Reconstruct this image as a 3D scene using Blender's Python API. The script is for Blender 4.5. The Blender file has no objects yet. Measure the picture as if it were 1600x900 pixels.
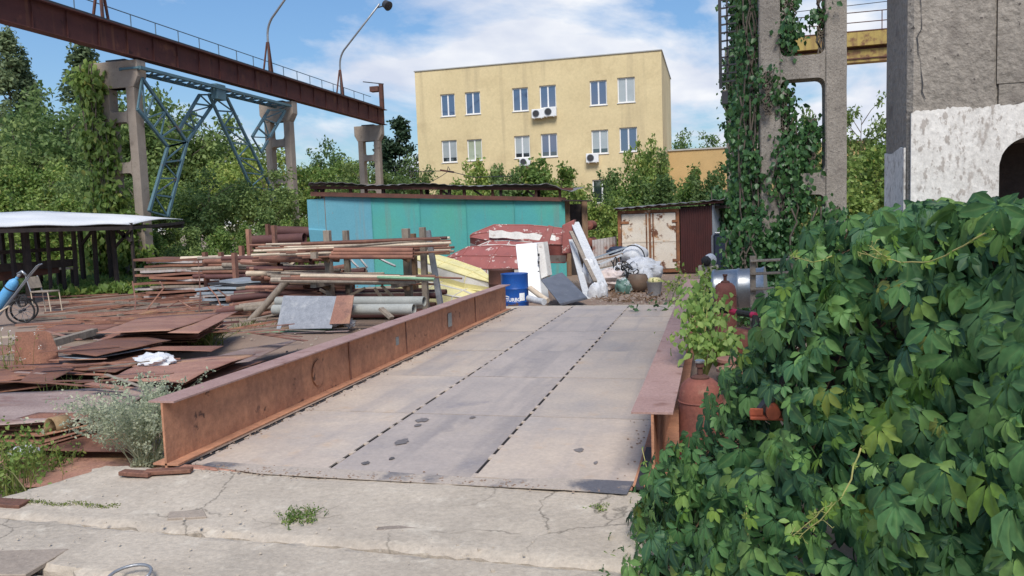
import bpy, math, random
import numpy as np
from mathutils import Vector, Matrix
rng = np.random.default_rng(7); random.seed(7)
sc = bpy.context.scene
col = sc.collection
R = math.radians

# ------------------------------------------------------------------ camera
EYE = 1.65; FPX = 1225.0                      # eye height, focal length in pixels of a 1600 px wide frame
_d = np.array([1114.-800, 334.-450, FPX]); _d /= np.linalg.norm(_d)
_up = np.cross(np.array([1., -.036, 0.]), _d); _up /= np.linalg.norm(_up)
if _up[1] > 0: _up = -_up
_x = np.cross(_d, _up)
if _x[0] < 0: _x = -_x
RW = np.array([_x, _d, _up])                  # world axes seen from the camera (x right, y down, z forward)
CAM = np.array([0., 0., EYE])
cam = bpy.data.objects.new('camera', bpy.data.cameras.new('camera')); col.objects.link(cam)
cam.data.lens = FPX/1600*36; cam.data.sensor_width = 36; cam.data.clip_start = .05; cam.data.clip_end = 3000
_m = Matrix.Identity(4)
for i in range(3):
    _m[i][0] = RW[i][0]; _m[i][1] = -RW[i][1]; _m[i][2] = -RW[i][2]; _m[i][3] = CAM[i]
cam.matrix_world = _m
sc.camera = cam

# survey helpers: a sighted direction met with a plane of the place
def ray(x, y): return RW @ np.array([x-800., y-450., FPX])
def G(x, y, z=-.3): r = ray(x, y); return CAM + r*((z-EYE)/r[2])
def DY(x, y, Y): r = ray(x, y); return CAM + r*(Y/r[1])
def DX(x, y, X): r = ray(x, y); return CAM + r*(X/r[0])

# ------------------------------------------------------------------ world and sun
SUN_EL, SUN_AZ = 50., 164.                    # azimuth clockwise from +Y
w = bpy.data.worlds.new('World'); sc.world = w; w.use_nodes = True
nt = w.node_tree; nt.nodes.clear()
def wn(t, **k):
    n = nt.nodes.new(t)
    for a, b in k.items(): setattr(n, a, b)
    return n
L = nt.links.new
out = wn('ShaderNodeOutputWorld'); bg = wn('ShaderNodeBackground'); L(bg.outputs[0], out.inputs[0])
sky = wn('ShaderNodeTexSky', sky_type='NISHITA', sun_disc=False, sun_elevation=R(SUN_EL), sun_rotation=R(SUN_AZ), air_density=1.0, dust_density=.15, ozone_density=2.5)
tc = wn('ShaderNodeTexCoord'); sep = wn('ShaderNodeSeparateXYZ'); L(tc.outputs['Generated'], sep.inputs[0])
zz = wn('ShaderNodeMath', operation='MAXIMUM'); L(sep.outputs[2], zz.inputs[0]); zz.inputs[1].default_value = 0
za = wn('ShaderNodeMath', operation='ADD'); L(zz.outputs[0], za.inputs[0]); za.inputs[1].default_value = .16
dv = wn('ShaderNodeVectorMath', operation='DIVIDE'); L(tc.outputs['Generated'], dv.inputs[0])
cb = wn('ShaderNodeCombineXYZ'); L(za.outputs[0], cb.inputs[0]); L(za.outputs[0], cb.inputs[1]); cb.inputs[2].default_value = 1
L(cb.outputs[0], dv.inputs[1])
mp = wn('ShaderNodeMapping'); L(dv.outputs[0], mp.inputs[0]); mp.inputs['Scale'].default_value = (1, .75, .6); mp.inputs['Location'].default_value = (2.9, 13.3, 4)
n1 = wn('ShaderNodeTexNoise'); L(mp.outputs[0], n1.inputs['Vector']); n1.inputs['Scale'].default_value = 1.25; n1.inputs['Detail'].default_value = 9; n1.inputs['Roughness'].default_value = .56; n1.inputs['Distortion'].default_value = .25
n2 = wn('ShaderNodeTexNoise'); L(mp.outputs[0], n2.inputs['Vector']); n2.inputs['Scale'].default_value = .42; n2.inputs['Detail'].default_value = 2
mx = wn('ShaderNodeMath', operation='MULTIPLY_ADD'); L(n2.outputs[0], mx.inputs[0]); mx.inputs[1].default_value = .55; L(n1.outputs[0], mx.inputs[2])
cr = wn('ShaderNodeValToRGB'); L(mx.outputs[0], cr.inputs[0])
cr.color_ramp.elements[0].position = .755; cr.color_ramp.elements[1].position = .89; cr.color_ramp.elements[0].color = (0, 0, 0, 1); cr.color_ramp.elements[1].color = (1, 1, 1, 1)
n3 = wn('ShaderNodeTexNoise'); L(mp.outputs[0], n3.inputs['Vector']); n3.inputs['Scale'].default_value = 3.2; n3.inputs['Detail'].default_value = 6
c3 = wn('ShaderNodeValToRGB'); L(n3.outputs[0], c3.inputs[0])
c3.color_ramp.elements[0].position = .35; c3.color_ramp.elements[0].color = (3.2, 3.5, 4.2, 1); c3.color_ramp.elements[1].position = .65; c3.color_ramp.elements[1].color = (4.6, 4.7, 4.9, 1)
mc = wn('ShaderNodeMix', data_type='RGBA'); L(cr.outputs[0], mc.inputs[0]); hs_ = wn('ShaderNodeHueSaturation'); hs_.inputs['Saturation'].default_value = 1.15; L(sky.outputs[0], hs_.inputs['Color']); bw = wn('ShaderNodeRGBToBW'); L(hs_.outputs[0], bw.inputs[0]); dn = wn('ShaderNodeMath', operation='MULTIPLY_ADD'); L(bw.outputs[0], dn.inputs[0]); dn.inputs[1].default_value = 1/6.; dn.inputs[2].default_value = 1
vd = wn('ShaderNodeVectorMath', operation='DIVIDE'); L(hs_.outputs[0], vd.inputs[0]); L(dn.outputs[0], vd.inputs[1])   # soft shoulder for the bright horizon
L(vd.outputs[0], mc.inputs[6]); L(c3.outputs[0], mc.inputs[7])
L(mc.outputs[2], bg.inputs[0]); bg.inputs[1].default_value = .125
sun = bpy.data.objects.new('sun', bpy.data.lights.new('sun', 'SUN')); col.objects.link(sun)
sun.data.energy = 2.5; sun.data.angle = R(24); sun.data.color = (1, .95, .87)
sun.rotation_euler = (R(90-SUN_EL), 0, R(180-SUN_AZ))
sun.location = (10, -20, 30)
vs = sc.view_settings; vs.view_transform = 'Standard'; vs.look = 'None'; vs.exposure = .72; vs.gamma = 1; vs.use_curve_mapping = False
sc.cycles.use_denoising = True
sc.cycles.max_bounces = 6; sc.cycles.transparent_max_bounces = 8

# ------------------------------------------------------------------ materials
MATS = {}
def mat(name, c1, c2=None, scale=4., rough=.75, bump=.15, bscale=30., metal=0., spot=None, spot_t=(.58, .66), spot_scale=3., stretch=(1, 1, 1), var=.12, detail=7, spot2=None, spot2_t=(.6, .68), spot2_scale=9., spec=.35, contrast=(.35, .65), streak=None, grain=.2, gscale=48., cracks=None):
    m = bpy.data.materials.new(name); m.use_nodes = True; MATS[name] = m
    t = m.node_tree; N = t.nodes; K = t.links.new
    b = N['Principled BSDF']; b.inputs['Roughness'].default_value = rough; b.inputs['Metallic'].default_value = metal; b.inputs['Specular IOR Level'].default_value = spec
    tcn = N.new('ShaderNodeTexCoord'); oi = N.new('ShaderNodeObjectInfo')
    ml = N.new('ShaderNodeMath'); ml.operation = 'MULTIPLY'; K(oi.outputs['Random'], ml.inputs[0]); ml.inputs[1].default_value = 37.
    ad = N.new('ShaderNodeVectorMath'); ad.operation = 'ADD'; K(tcn.outputs['Object'], ad.inputs[0]); K(ml.outputs[0], ad.inputs[1])
    mpn = N.new('ShaderNodeMapping'); K(ad.outputs[0], mpn.inputs[0]); mpn.inputs['Scale'].default_value = stretch
    def noise(s, d=detail, r=.6):
        n = N.new('ShaderNodeTexNoise'); K(mpn.outputs[0], n.inputs['Vector']); n.inputs['Scale'].default_value = s; n.inputs['Detail'].default_value = d; n.inputs['Roughness'].default_value = r; return n
    def ramp(src, p, a=(0, 0, 0, 1), bb=(1, 1, 1, 1)):
        r = N.new('ShaderNodeValToRGB'); K(src, r.inputs[0]); r.color_ramp.elements[0].position = p[0]; r.color_ramp.elements[1].position = p[1]
        r.color_ramp.elements[0].color = a; r.color_ramp.elements[1].color = bb; return r
    c2 = c2 or tuple(x*.75 for x in c1)
    cur = ramp(noise(scale).outputs[0], contrast, (*c1, 1), (*c2, 1)).outputs[0]
    def mixin(cur, fac, colr):
        x = N.new('ShaderNodeMix'); x.data_type = 'RGBA'; K(fac, x.inputs[0]); K(cur, x.inputs[6]); x.inputs[7].default_value = (*colr, 1); return x.outputs[2]
    if spot: cur = mixin(cur, ramp(noise(spot_scale).outputs[0], spot_t).outputs[0], spot)
    if spot2: cur = mixin(cur, ramp(noise(spot2_scale).outputs[0], spot2_t).outputs[0], spot2)
    if streak:                                   # run-off stains, long in z
        mp2 = N.new('ShaderNodeMapping'); K(ad.outputs[0], mp2.inputs[0]); mp2.inputs['Scale'].default_value = (streak[1] if hasattr(streak[1], '__len__') else (streak[1], streak[1], streak[1]*.06))
        n = N.new('ShaderNodeTexNoise'); K(mp2.outputs[0], n.inputs['Vector']); n.inputs['Scale'].default_value = 1; n.inputs['Detail'].default_value = 5
        r = ramp(n.outputs[0], streak[2]); cur = mixin(cur, r.outputs[0], streak[0])
    if cracks:
        wv = noise(1.5, 5); wa = N.new('ShaderNodeVectorMath'); wa.operation = 'MULTIPLY_ADD'; K(wv.outputs['Color'], wa.inputs[0]); wa.inputs[1].default_value = (.5, .5, .5); K(ad.outputs[0], wa.inputs[2])
        vo = N.new('ShaderNodeTexVoronoi'); vo.feature = 'DISTANCE_TO_EDGE'; vo.inputs['Scale'].default_value = cracks; K(wa.outputs[0], vo.inputs['Vector'])
        ck_ = ramp(vo.outputs['Distance'], (.0, .010), (1, 1, 1, 1), (0, 0, 0, 1)); gate = ramp(noise(.9, 3).outputs[0], (.46, .56)); mm = N.new('ShaderNodeMath'); mm.operation = 'MULTIPLY'; K(ck_.outputs[0], mm.inputs[0]); K(gate.outputs[0], mm.inputs[1]); cur = mixin(cur, mm.outputs[0], tuple(x*.42 for x in c1))
    if grain:
        gr_ = N.new('ShaderNodeMapRange'); gn = N.new('ShaderNodeTexNoise'); K(ad.outputs[0], gn.inputs['Vector']); gn.inputs['Scale'].default_value = gscale; gn.inputs['Detail'].default_value = 6; gn.inputs['Roughness'].default_value = .75
        K(gn.outputs[0], gr_.inputs[0]); gr_.inputs[1].default_value = .3; gr_.inputs[2].default_value = .7; gr_.inputs[3].default_value = 1-grain*1.2; gr_.inputs[4].default_value = 1+grain
        gm = N.new('ShaderNodeMix'); gm.data_type = 'RGBA'; gm.blend_type = 'MULTIPLY'; gm.inputs[0].default_value = 1; K(cur, gm.inputs[6]); K(gr_.outputs[0], gm.inputs[7]); cur = gm.outputs[2]
    hv = N.new('ShaderNodeHueSaturation'); K(cur, hv.inputs['Color'])
    mr = N.new('ShaderNodeMapRange'); K(oi.outputs['Random'], mr.inputs[0]); mr.inputs[3].default_value = 1-var; mr.inputs[4].default_value = 1+var; K(mr.outputs[0], hv.inputs['Value'])
    K(hv.outputs[0], b.inputs['Base Color'])
    if bump:
        bn = N.new('ShaderNodeBump'); bn.inputs['Strength'].default_value = bump; bn.inputs['Distance'].default_value = .02
        K(noise(bscale, 5).outputs[0], bn.inputs['Height']); K(bn.outputs[0], b.inputs['Normal'])
    return m
def leafmat(name, c1, c2, trans=.3, rough=.5, c3=None, spec=.35):
    m = bpy.data.materials.new(name); m.use_nodes = True; MATS[name] = m
    t = m.node_tree; N = t.nodes; K = t.links.new; b = N['Principled BSDF']; b.inputs['Roughness'].default_value = rough; b.inputs['Specular IOR Level'].default_value = spec
    g = N.new('ShaderNodeNewGeometry'); r = N.new('ShaderNodeValToRGB'); K(g.outputs['Random Per Island'], r.inputs[0])
    r.color_ramp.elements[0].color = (*c1, 1); r.color_ramp.elements[1].color = (*c2, 1)
    if c3: e = r.color_ramp.elements.new(.9); e.color = (*c2, 1); r.color_ramp.elements[-1].color = (*c3, 1)
    oi = N.new('ShaderNodeObjectInfo'); hv = N.new('ShaderNodeHueSaturation'); K(r.outputs[0], hv.inputs['Color'])
    mr = N.new('ShaderNodeMapRange'); K(oi.outputs['Random'], mr.inputs[0]); mr.inputs[3].default_value = .8; mr.inputs[4].default_value = 1.25; K(mr.outputs[0], hv.inputs['Value'])
    mh = N.new('ShaderNodeMapRange'); K(oi.outputs['Random'], mh.inputs[0]); mh.inputs[3].default_value = .515; mh.inputs[4].default_value = .485; K(mh.outputs[0], hv.inputs['Hue'])
    K(hv.outputs[0], b.inputs['Base Color'])
    tr = N.new('ShaderNodeBsdfTranslucent'); K(hv.outputs[0], tr.inputs[0]); mxs = N.new('ShaderNodeMixShader'); mxs.inputs[0].default_value = trans
    K(b.outputs[0], mxs.inputs[1]); K(tr.outputs[0], mxs.inputs[2]); K(mxs.outputs[0], N['Material Output'].inputs[0])
    return m

mat('dirt', (.24, .165, .125), (.31, .23, .18), scale=.35, rough=.95, bump=.6, bscale=9, spot=(.13, .14, .06), spot_t=(.6, .75), spot_scale=.12, spot2=(.36, .29, .24), spot2_scale=14, spot2_t=(.62, .7), var=0)
mat('concrete_slab', (.50, .43, .35), (.41, .35, .285), scale=1.8, rough=.92, bump=.35, bscale=30, spot=(.33, .285, .235), spot_t=(.54, .78), spot_scale=1.1, spot2=(.55, .485, .40), spot2_t=(.56, .72), spot2_scale=7, var=.03, grain=.17, gscale=30, cracks=1.1)
mat('concrete_old', (.225, .20, .172), (.30, .268, .232), scale=2.5, rough=.95, bump=.9, bscale=24, spot=(.095, .082, .075), spot_t=(.635, .665), spot_scale=24, spot2=(.155, .135, .118), spot2_t=(.57, .70), spot2_scale=5, var=.04, grain=.28, gscale=40, streak=((.36, .325, .285), 3, (.6, .8)))
mat('concrete_pale', (.37, .305, .25), (.28, .23, .19), scale=1.2, rough=.92, bump=.35, bscale=12, spot=(.19, .15, .125), spot_t=(.6, .74), spot_scale=2.5, var=.05, streak=((.2, .165, .14), 2.5, (.58, .75)))
mat('limewash', (.72, .69, .65), (.60, .57, .53), scale=5, rough=.9, bump=.3, bscale=40, spot=(.40, .36, .325), spot_t=(.60, .67), spot_scale=13, spot2=(.40, .36, .325), spot2_t=(.56, .62), spot2_scale=40, var=0, stretch=(1, 1, .55))
mat('deck_tan', (.54, .445, .36), (.44, .365, .31), scale=1.4, rough=.6, bump=.12, bscale=22, spot=(.36, .32, .30), spot_t=(.5, .74), spot_scale=.9, spot2=(.50, .37, .265), spot2_t=(.58, .75), spot2_scale=5, var=.05, spec=.35, grain=.13, gscale=30, streak=((.36, .31, .285), (5, .35, 1), (.52, .75)))
mat('deck_grey', (.475, .40, .35), (.385, .33, .30), scale=1.4, rough=.55, bump=.12, bscale=22, spot=(.49, .40, .32), spot_t=(.52, .74), spot_scale=1.1, spot2=(.30, .265, .26), spot2_t=(.56, .70), spot2_scale=2.2, var=.05, spec=.35, grain=.13, gscale=30, streak=((.31, .27, .255), (5, .35, 1), (.52, .75)))
mat('beam_rust', (.54, .265, .155), (.42, .20, .12), scale=1.6, rough=.8, bump=.3, bscale=30, spot=(.34, .165, .105), spot_t=(.48, .72), spot_scale=2.2, spot2=(.13, .07, .052), spot2_t=(.63, .68), spot2_scale=6, var=.03, grain=.22, gscale=14, streak=((.34, .17, .11), 4, (.55, .78)))
mat('flange_rust', (.40, .255, .225), (.33, .20, .175), scale=3.2, rough=.62, bump=.2, bscale=40, spot=(.24, .13, .105), spot_t=(.58, .7), spot_scale=6, var=.03)
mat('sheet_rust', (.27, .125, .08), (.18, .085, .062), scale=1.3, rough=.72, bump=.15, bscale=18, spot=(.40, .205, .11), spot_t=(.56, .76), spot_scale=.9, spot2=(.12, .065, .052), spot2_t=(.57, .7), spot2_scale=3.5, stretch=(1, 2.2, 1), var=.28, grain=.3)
mat('sheet_pale', (.385, .21, .15), (.275, .135, .10), scale=1.3, rough=.68, bump=.15, bscale=18, spot=(.49, .29, .145), spot_t=(.54, .76), spot_scale=1.0, spot2=(.20, .105, .085), spot2_t=(.56, .7), spot2_scale=3., stretch=(1, 2, 1), var=.18, grain=.3)
mat('girder_rust', (.115, .040, .034), (.080, .030, .028), scale=1.2, rough=.85, bump=.2, bscale=10, spot=(.21, .085, .05), spot_t=(.6, .74), spot_scale=1.1, spot2=(.045, .02, .02), spot2_t=(.6, .7), spot2_scale=3, var=.05, streak=((.18, .075, .045), 3.5, (.6, .76)))
mat('pipe_rust', (.26, .125, .085), (.165, .08, .062), scale=3, rough=.8, bump=.15, bscale=25, spot=(.36, .2, .13), spot_t=(.58, .72), spot_scale=2, stretch=(1, 1, 1), var=.35)
mat('pipe_dark', (.13, .058, .05), (.09, .04, .04), scale=2, rough=.7, bump=.12, bscale=20, var=.15)
mat('pipe_cream', (.62, .52, .40), (.45, .36, .27), scale=2, rough=.7, bump=.1, bscale=20, spot=(.3, .16, .09), spot_t=(.6, .7), spot_scale=3, var=.15)
mat('pipe_grey', (.38, .385, .36), (.29, .30, .285), scale=3, rough=.85, bump=.1, bscale=30, var=.06)
mat('pipe_green', (.22, .38, .24), (.16, .27, .17), scale=3, rough=.6, bump=.1, spot=(.25, .15, .09), spot_t=(.6, .7), var=.1)
mat('wood_grey', (.30, .25, .20), (.20, .165, .135), scale=5, rough=.9, bump=.35, bscale=20, stretch=(3, 3, .6), var=.18)
mat('wood_brown', (.24, .15, .09), (.15, .095, .06), scale=5, rough=.9, bump=.35, bscale=20, stretch=(3, 3, .6), var=.18)
mat('turquoise', (.075, .345, .335), (.065, .30, .315), scale=.6, rough=.6, bump=.06, bscale=6, spot=(.085, .35, .265), spot_t=(.45, .7), spot_scale=.35, spot2=(.16, .13, .09), spot2_t=(.7, .75), spot2_scale=6, var=.04, streak=((.13, .26, .235), 5, (.56, .78)))
mat('turquoise_blue', (.13, .335, .42), (.10, .30, .385), scale=.6, rough=.6, bump=.06, bscale=6, spot=(.2, .16, .12), spot_t=(.68, .74), spot_scale=4, var=.04, streak=((.18, .26, .28), 5, (.56, .78)))
mat('roof_slate', (.20, .20, .215), (.13, .13, .14), scale=3, rough=.85, bump=.3, bscale=12, spot=(.36, .36, .38), spot_t=(.56, .7), spot_scale=1.2, var=.1)
mat('roof_white', (.80, .80, .80), (.68, .69, .71), scale=.6, rough=.5, bump=.05, bscale=5, var=.02, spot=(.55, .5, .46), spot_t=(.66, .76), spot_scale=1.5)
mat('dark_timber', (.06, .045, .04), (.035, .028, .027), scale=4, rough=.9, bump=.3, var=.2)
mat('dark_rust', (.13, .055, .04), (.08, .04, .033), scale=4, rough=.85, bump=.3, var=.2)
mat('plaster_yellow', (.68, .555, .325), (.61, .495, .285), scale=.35, rough=.9, bump=.12, bscale=6, spot=(.54, .43, .245), spot_t=(.52, .75), spot_scale=.6, var=.02, grain=.08, gscale=6, streak=((.47, .38, .23), 1.3, (.54, .76)))
mat('plaster_annex', (.52, .36, .17), (.45, .31, .145), scale=.8, rough=.9, bump=.1, var=.02)
mat('upvc', (.80, .80, .80), (.74, .74, .75), scale=3, rough=.45, bump=0, var=.02)
mat('blind', (.50, .53, .52), (.43, .47, .47), scale=1.5, rough=.8, bump=0, var=.15)
mat('coping', (.42, .42, .40), (.33, .33, .32), scale=2, rough=.6, bump=.05, var=.02)
mat('white_enamel', (.74, .75, .76), (.66, .67, .69), scale=1.5, rough=.4, bump=.03, spot=(.45, .36, .28), spot_t=(.72, .78), spot_scale=5, var=.05)
mat('white_wood', (.58, .59, .60), (.47, .48, .50), scale=4, rough=.8, bump=.15, stretch=(3, 3, .5), spot=(.32, .28, .25), spot_t=(.64, .74), spot_scale=5, var=.08)
mat('slab_grey', (.145, .155, .185), (.11, .12, .145), scale=3, rough=.6, bump=.08, spot=(.22, .22, .24), spot_t=(.6, .75), spot_scale=4, var=.05)
mat('panel_grey', (.285, .30, .335), (.21, .225, .255), scale=9, rough=.7, bump=.1, spot=(.36, .37, .39), spot_t=(.55, .7), spot_scale=5, var=.03)
mat('boat_red', (.345, .115, .10), (.265, .09, .082), scale=3, rough=.6, bump=.08, spot=(.58, .46, .42), spot_t=(.60, .64), spot_scale=6, var=.1)
mat('boat_white', (.64, .62, .58), (.52, .49, .46), scale=3, rough=.6, bump=.08, spot=(.35, .29, .25), spot_t=(.6, .7), spot_scale=5, var=.05)
mat('boat_yellow', (.74, .67, .34), (.62, .56, .29), scale=2, rough=.6, bump=.06, spot=(.40, .35, .22), spot_t=(.6, .74), spot_scale=2.5, var=.04)
mat('drum_blue', (.006, .062, .30), (.008, .085, .34), scale=2.5, rough=.4, bump=.04, spot=(.13, .075, .045), spot_t=(.62, .66), spot_scale=2.4, var=.02, spec=.5)
mat('ink_white', (.85, .86, .87), (.8, .82, .84), rough=.6, bump=0, var=0)
mat('cylinder_red', (.25, .085, .06), (.17, .06, .045), scale=5, rough=.7, bump=.15, spot=(.34, .18, .12), spot_t=(.58, .7), spot_scale=7, var=.06)
mat('cylinder_blue', (.10, .33, .60), (.12, .36, .62), scale=3, rough=.5, bump=.05, spot=(.35, .40, .45), spot_t=(.6, .75), spot_scale=4, var=.02)
mat('steel_blue', (.10, .185, .225), (.07, .13, .16), scale=2, rough=.6, bump=.1, spot=(.20, .13, .10), spot_t=(.6, .72), spot_scale=2, var=.08)
mat('steel_dark', (.05, .05, .055), (.035, .035, .04), scale=4, rough=.6, bump=.08, var=.1)
mat('steel_grey', (.34, .35, .37), (.26, .27, .29), scale=4, rough=.4, bump=.05, metal=.5, var=.1)
mat('steel_bright', (.42, .44, .46), (.34, .36, .38), scale=3, rough=.38, bump=.02, metal=.8, var=.05)
mat('rail_blue', (.12, .19, .25), (.10, .15, .2), rough=.6, bump=0, var=.05)
mat('crane_yellow', (.42, .31, .09), (.33, .24, .08), scale=1.5, rough=.7, bump=.15, spot=(.17, .08, .045), spot_t=(.5, .62), spot_scale=1.8, var=.03, streak=((.22, .13, .06), 3, (.5, .7)))
mat('container_white', (.72, .65, .55), (.66, .57, .46), scale=2, rough=.7, bump=.1, spot=(.16, .07, .04), spot_t=(.60, .64), spot_scale=2.6, spot2=(.5, .28, .13), spot2_t=(.57, .72), spot2_scale=4, var=.03)
mat('container_rust', (.30, .13, .06), (.16, .07, .04), scale=5, rough=.85, bump=.25, spot=(.6, .45, .33), spot_t=(.6, .68), spot_scale=4, var=.1)
mat('profile_brown', (.085, .028, .026), (.065, .025, .024), scale=2, rough=.5, bump=.03, var=.03)
mat('profile_grey', (.25, .28, .32), (.2, .23, .26), scale=2, rough=.5, bump=.03, var=.03)
mat('cabinet_navy', (.035, .045, .075), (.028, .035, .06), scale=2, rough=.5, bump=.03, var=.03)
mat('bag_white', (.66, .665, .68), (.55, .56, .59), scale=5, rough=.5, bump=.5, bscale=7, var=.06)
mat('bag_pink', (.66, .56, .52), (.5, .42, .40), scale=6, rough=.7, bump=.3, bscale=14, spot=(.3, .23, .2), spot_t=(.6, .7), spot_scale=6, var=.08)
mat('bag_green', (.10, .19, .16), (.5, .55, .54), scale=3, rough=.5, bump=.3, bscale=14, contrast=(.48, .52), var=.05)
mat('pot_brown', (.17, .11, .075), (.11, .08, .06), scale=4, rough=.6, bump=.1, var=.05)
mat('pink_plastic', (.50, .03, .10), (.42, .03, .08), rough=.4, bump=0, var=0)
mat('orange_paint', (.36, .085, .04), (.27, .07, .035), scale=5, rough=.7, bump=.1, spot=(.16, .07, .05), spot_t=(.56, .68), spot_scale=12, var=0)
mat('barrel_plastic', (.03, .10, .22), (.025, .08, .18), rough=.45, bump=.03, var=.02)
mat('bark', (.16, .13, .10), (.10, .085, .07), scale=6, rough=.95, bump=.6, bscale=14, stretch=(2, 2, .6), var=.1)
mat('stem_green', (.30, .34, .10), (.36, .30, .12), scale=8, rough=.7, bump=0, var=.1)
mat('stem_red', (.11, .07, .04), (.085, .06, .035), scale=8, rough=.8, bump=0, var=.1)
mat('cardboard', (.30, .20, .11), (.25, .165, .09), scale=4, rough=.9, bump=.1, var=.05)
mat('rubber', (.025, .025, .027), (.035, .034, .034), scale=6, rough=.8, bump=.1, var=.1)
mat('sign_yellow', (.75, .60, .30), (.7, .55, .25), rough=.6, bump=0, var=0)
mat('joint_dark', (.12, .118, .135), (.44, .37, .31), scale=1.6, rough=.6, bump=.2, var=.0, contrast=(.41, .5))
mat('sheet_grey', (.33, .245, .215), (.24, .165, .145), scale=1.3, rough=.65, bump=.15, bscale=18, spot=(.42, .30, .22), spot_t=(.56, .76), spot_scale=1.0, spot2=(.20, .11, .09), spot2_t=(.56, .7), spot2_scale=3., stretch=(1, 2, 1), var=.18, grain=.3)
mat('stain', (.12, .105, .10), (.19, .165, .155), scale=20, rough=.5, bump=0, var=.25)
mat('corr_pale', (.5, .48, .47), (.38, .30, .27), scale=2, rough=.6, bump=.08, spot=(.25, .1, .07), spot_t=(.55, .65), spot_scale=2, var=.2)
mat('sheet_blue', (.33, .38, .43), (.25, .29, .33), scale=2, rough=.5, bump=.08, spot=(.5, .52, .54), spot_t=(.58, .68), spot_scale=3, var=.15)
leafmat('leaf_tree', (0.095, 0.165, 0.055), (0.25, 0.34, 0.11), .48, .55)
leafmat('leaf_poplar', (0.11, 0.165, 0.085), (0.24, 0.3, 0.15), .45, .5)
leafmat('leaf_bright', (0.12, 0.21, 0.045), (0.28, 0.37, 0.095), .42, .5, c3=(.44, .42, .12))
leafmat('leaf_pine', (0.018, 0.042, 0.024), (0.042, 0.078, 0.034), .15, .6)
leafmat('leaf_vine', (0.042, 0.108, 0.04), (0.1, 0.205, 0.058), .28, .42, spec=.45)
leafmat('leaf_vine_dark', (0.026, 0.068, 0.034), (0.055, 0.125, 0.048), .25, .45, spec=.45)
leafmat('leaf_vine_young', (0.13, 0.25, 0.04), (0.24, 0.35, 0.06), .4, .45)
leafmat('leaf_sapling', (0.16, 0.29, 0.07), (0.32, 0.45, 0.13), .45, .5)
leafmat('leaf_silver', (0.5, 0.55, 0.38), (0.7, 0.71, 0.52), .5, .7)
leafmat('leaf_grass', (.08, .13, .03), (.22, .26, .07), .35, .6, c3=(.4, .36, .2))
leafmat('leaf_flower', (.5, .5, .45), (.7, .7, .66), .3, .7)
def vinemat(name, stops, trans=.3, rough=.5):
    m = bpy.data.materials.new(name); m.use_nodes = True; MATS[name] = m; t = m.node_tree; N = t.nodes; K = t.links.new; b = N['Principled BSDF']; b.inputs['Roughness'].default_value = rough; b.inputs['Specular IOR Level'].default_value = .28
    at = N.new('ShaderNodeAttribute'); at.attribute_name = 'leaf_rnd'; oi = N.new('ShaderNodeObjectInfo'); ad = N.new('ShaderNodeMath'); ad.operation = 'ADD'; K(at.outputs['Fac'], ad.inputs[0]); K(oi.outputs['Random'], ad.inputs[1])
    fr_ = N.new('ShaderNodeMath'); fr_.operation = 'FRACT'; K(ad.outputs[0], fr_.inputs[0])
    r = N.new('ShaderNodeValToRGB'); K(fr_.outputs[0], r.inputs[0])
    while len(r.color_ramp.elements) < len(stops): r.color_ramp.elements.new(.5)
    for e, (p, c) in zip(r.color_ramp.elements, stops): e.position = p; e.color = (*c, 1)
    mi = N.new('ShaderNodeAttribute'); mi.attribute_name = 'midrib'; pw = N.new('ShaderNodeMath'); pw.operation = 'POWER'; K(mi.outputs['Fac'], pw.inputs[0]); pw.inputs[1].default_value = 7
    sc_ = N.new('ShaderNodeMath'); sc_.operation = 'MULTIPLY'; K(pw.outputs[0], sc_.inputs[0]); sc_.inputs[1].default_value = .45
    tc_ = N.new('ShaderNodeTexCoord'); no = N.new('ShaderNodeTexNoise'); K(tc_.outputs['Object'], no.inputs['Vector']); no.inputs['Scale'].default_value = 3.5; no.inputs['Detail'].default_value = 4
    g = N.new('ShaderNodeMapRange'); K(no.outputs[0], g.inputs[0]); g.inputs[1].default_value = .3; g.inputs[2].default_value = .7; g.inputs[3].default_value = .75; g.inputs[4].default_value = 1.25
    mu = N.new('ShaderNodeMix'); mu.data_type = 'RGBA'; mu.blend_type = 'MULTIPLY'; mu.inputs[0].default_value = 1; K(r.outputs[0], mu.inputs[6]); K(g.outputs[0], mu.inputs[7])
    mx_ = N.new('ShaderNodeMix'); mx_.data_type = 'RGBA'; K(sc_.outputs[0], mx_.inputs[0]); K(mu.outputs[2], mx_.inputs[6]); mx_.inputs[7].default_value = (.22, .34, .12, 1); K(mx_.outputs[2], b.inputs['Base Color'])
    tr = N.new('ShaderNodeBsdfTranslucent'); K(mx_.outputs[2], tr.inputs[0]); ms_ = N.new('ShaderNodeMixShader'); ms_.inputs[0].default_value = trans; K(b.outputs[0], ms_.inputs[1]); K(tr.outputs[0], ms_.inputs[2]); K(ms_.outputs[0], N['Material Output'].inputs[0])
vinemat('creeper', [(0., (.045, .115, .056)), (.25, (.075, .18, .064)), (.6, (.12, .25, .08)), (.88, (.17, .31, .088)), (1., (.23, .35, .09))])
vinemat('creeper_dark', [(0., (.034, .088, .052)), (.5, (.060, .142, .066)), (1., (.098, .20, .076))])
vinemat('creeper_young', [(0., (.13, .26, .05)), (.6, (.21, .34, .06)), (1., (.30, .32, .08))], .4)
def glass(name, c):
    m = bpy.data.materials.new(name); m.use_nodes = True; b = m.node_tree.nodes['Principled BSDF']; b.inputs['Base Color'].default_value = (*c, 1)
    b.inputs['Roughness'].default_value = .05; b.inputs['Specular IOR Level'].default_value = 1.0; b.inputs['IOR'].default_value = 1.8; MATS[name] = m
glass('glass_sky', (.055, .085, .16)); glass('glass_dark', (.02, .03, .035)); glass('glass_grey', (.12, .14, .15))  # blue panes: the sky's reflection is put into their base colour

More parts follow.
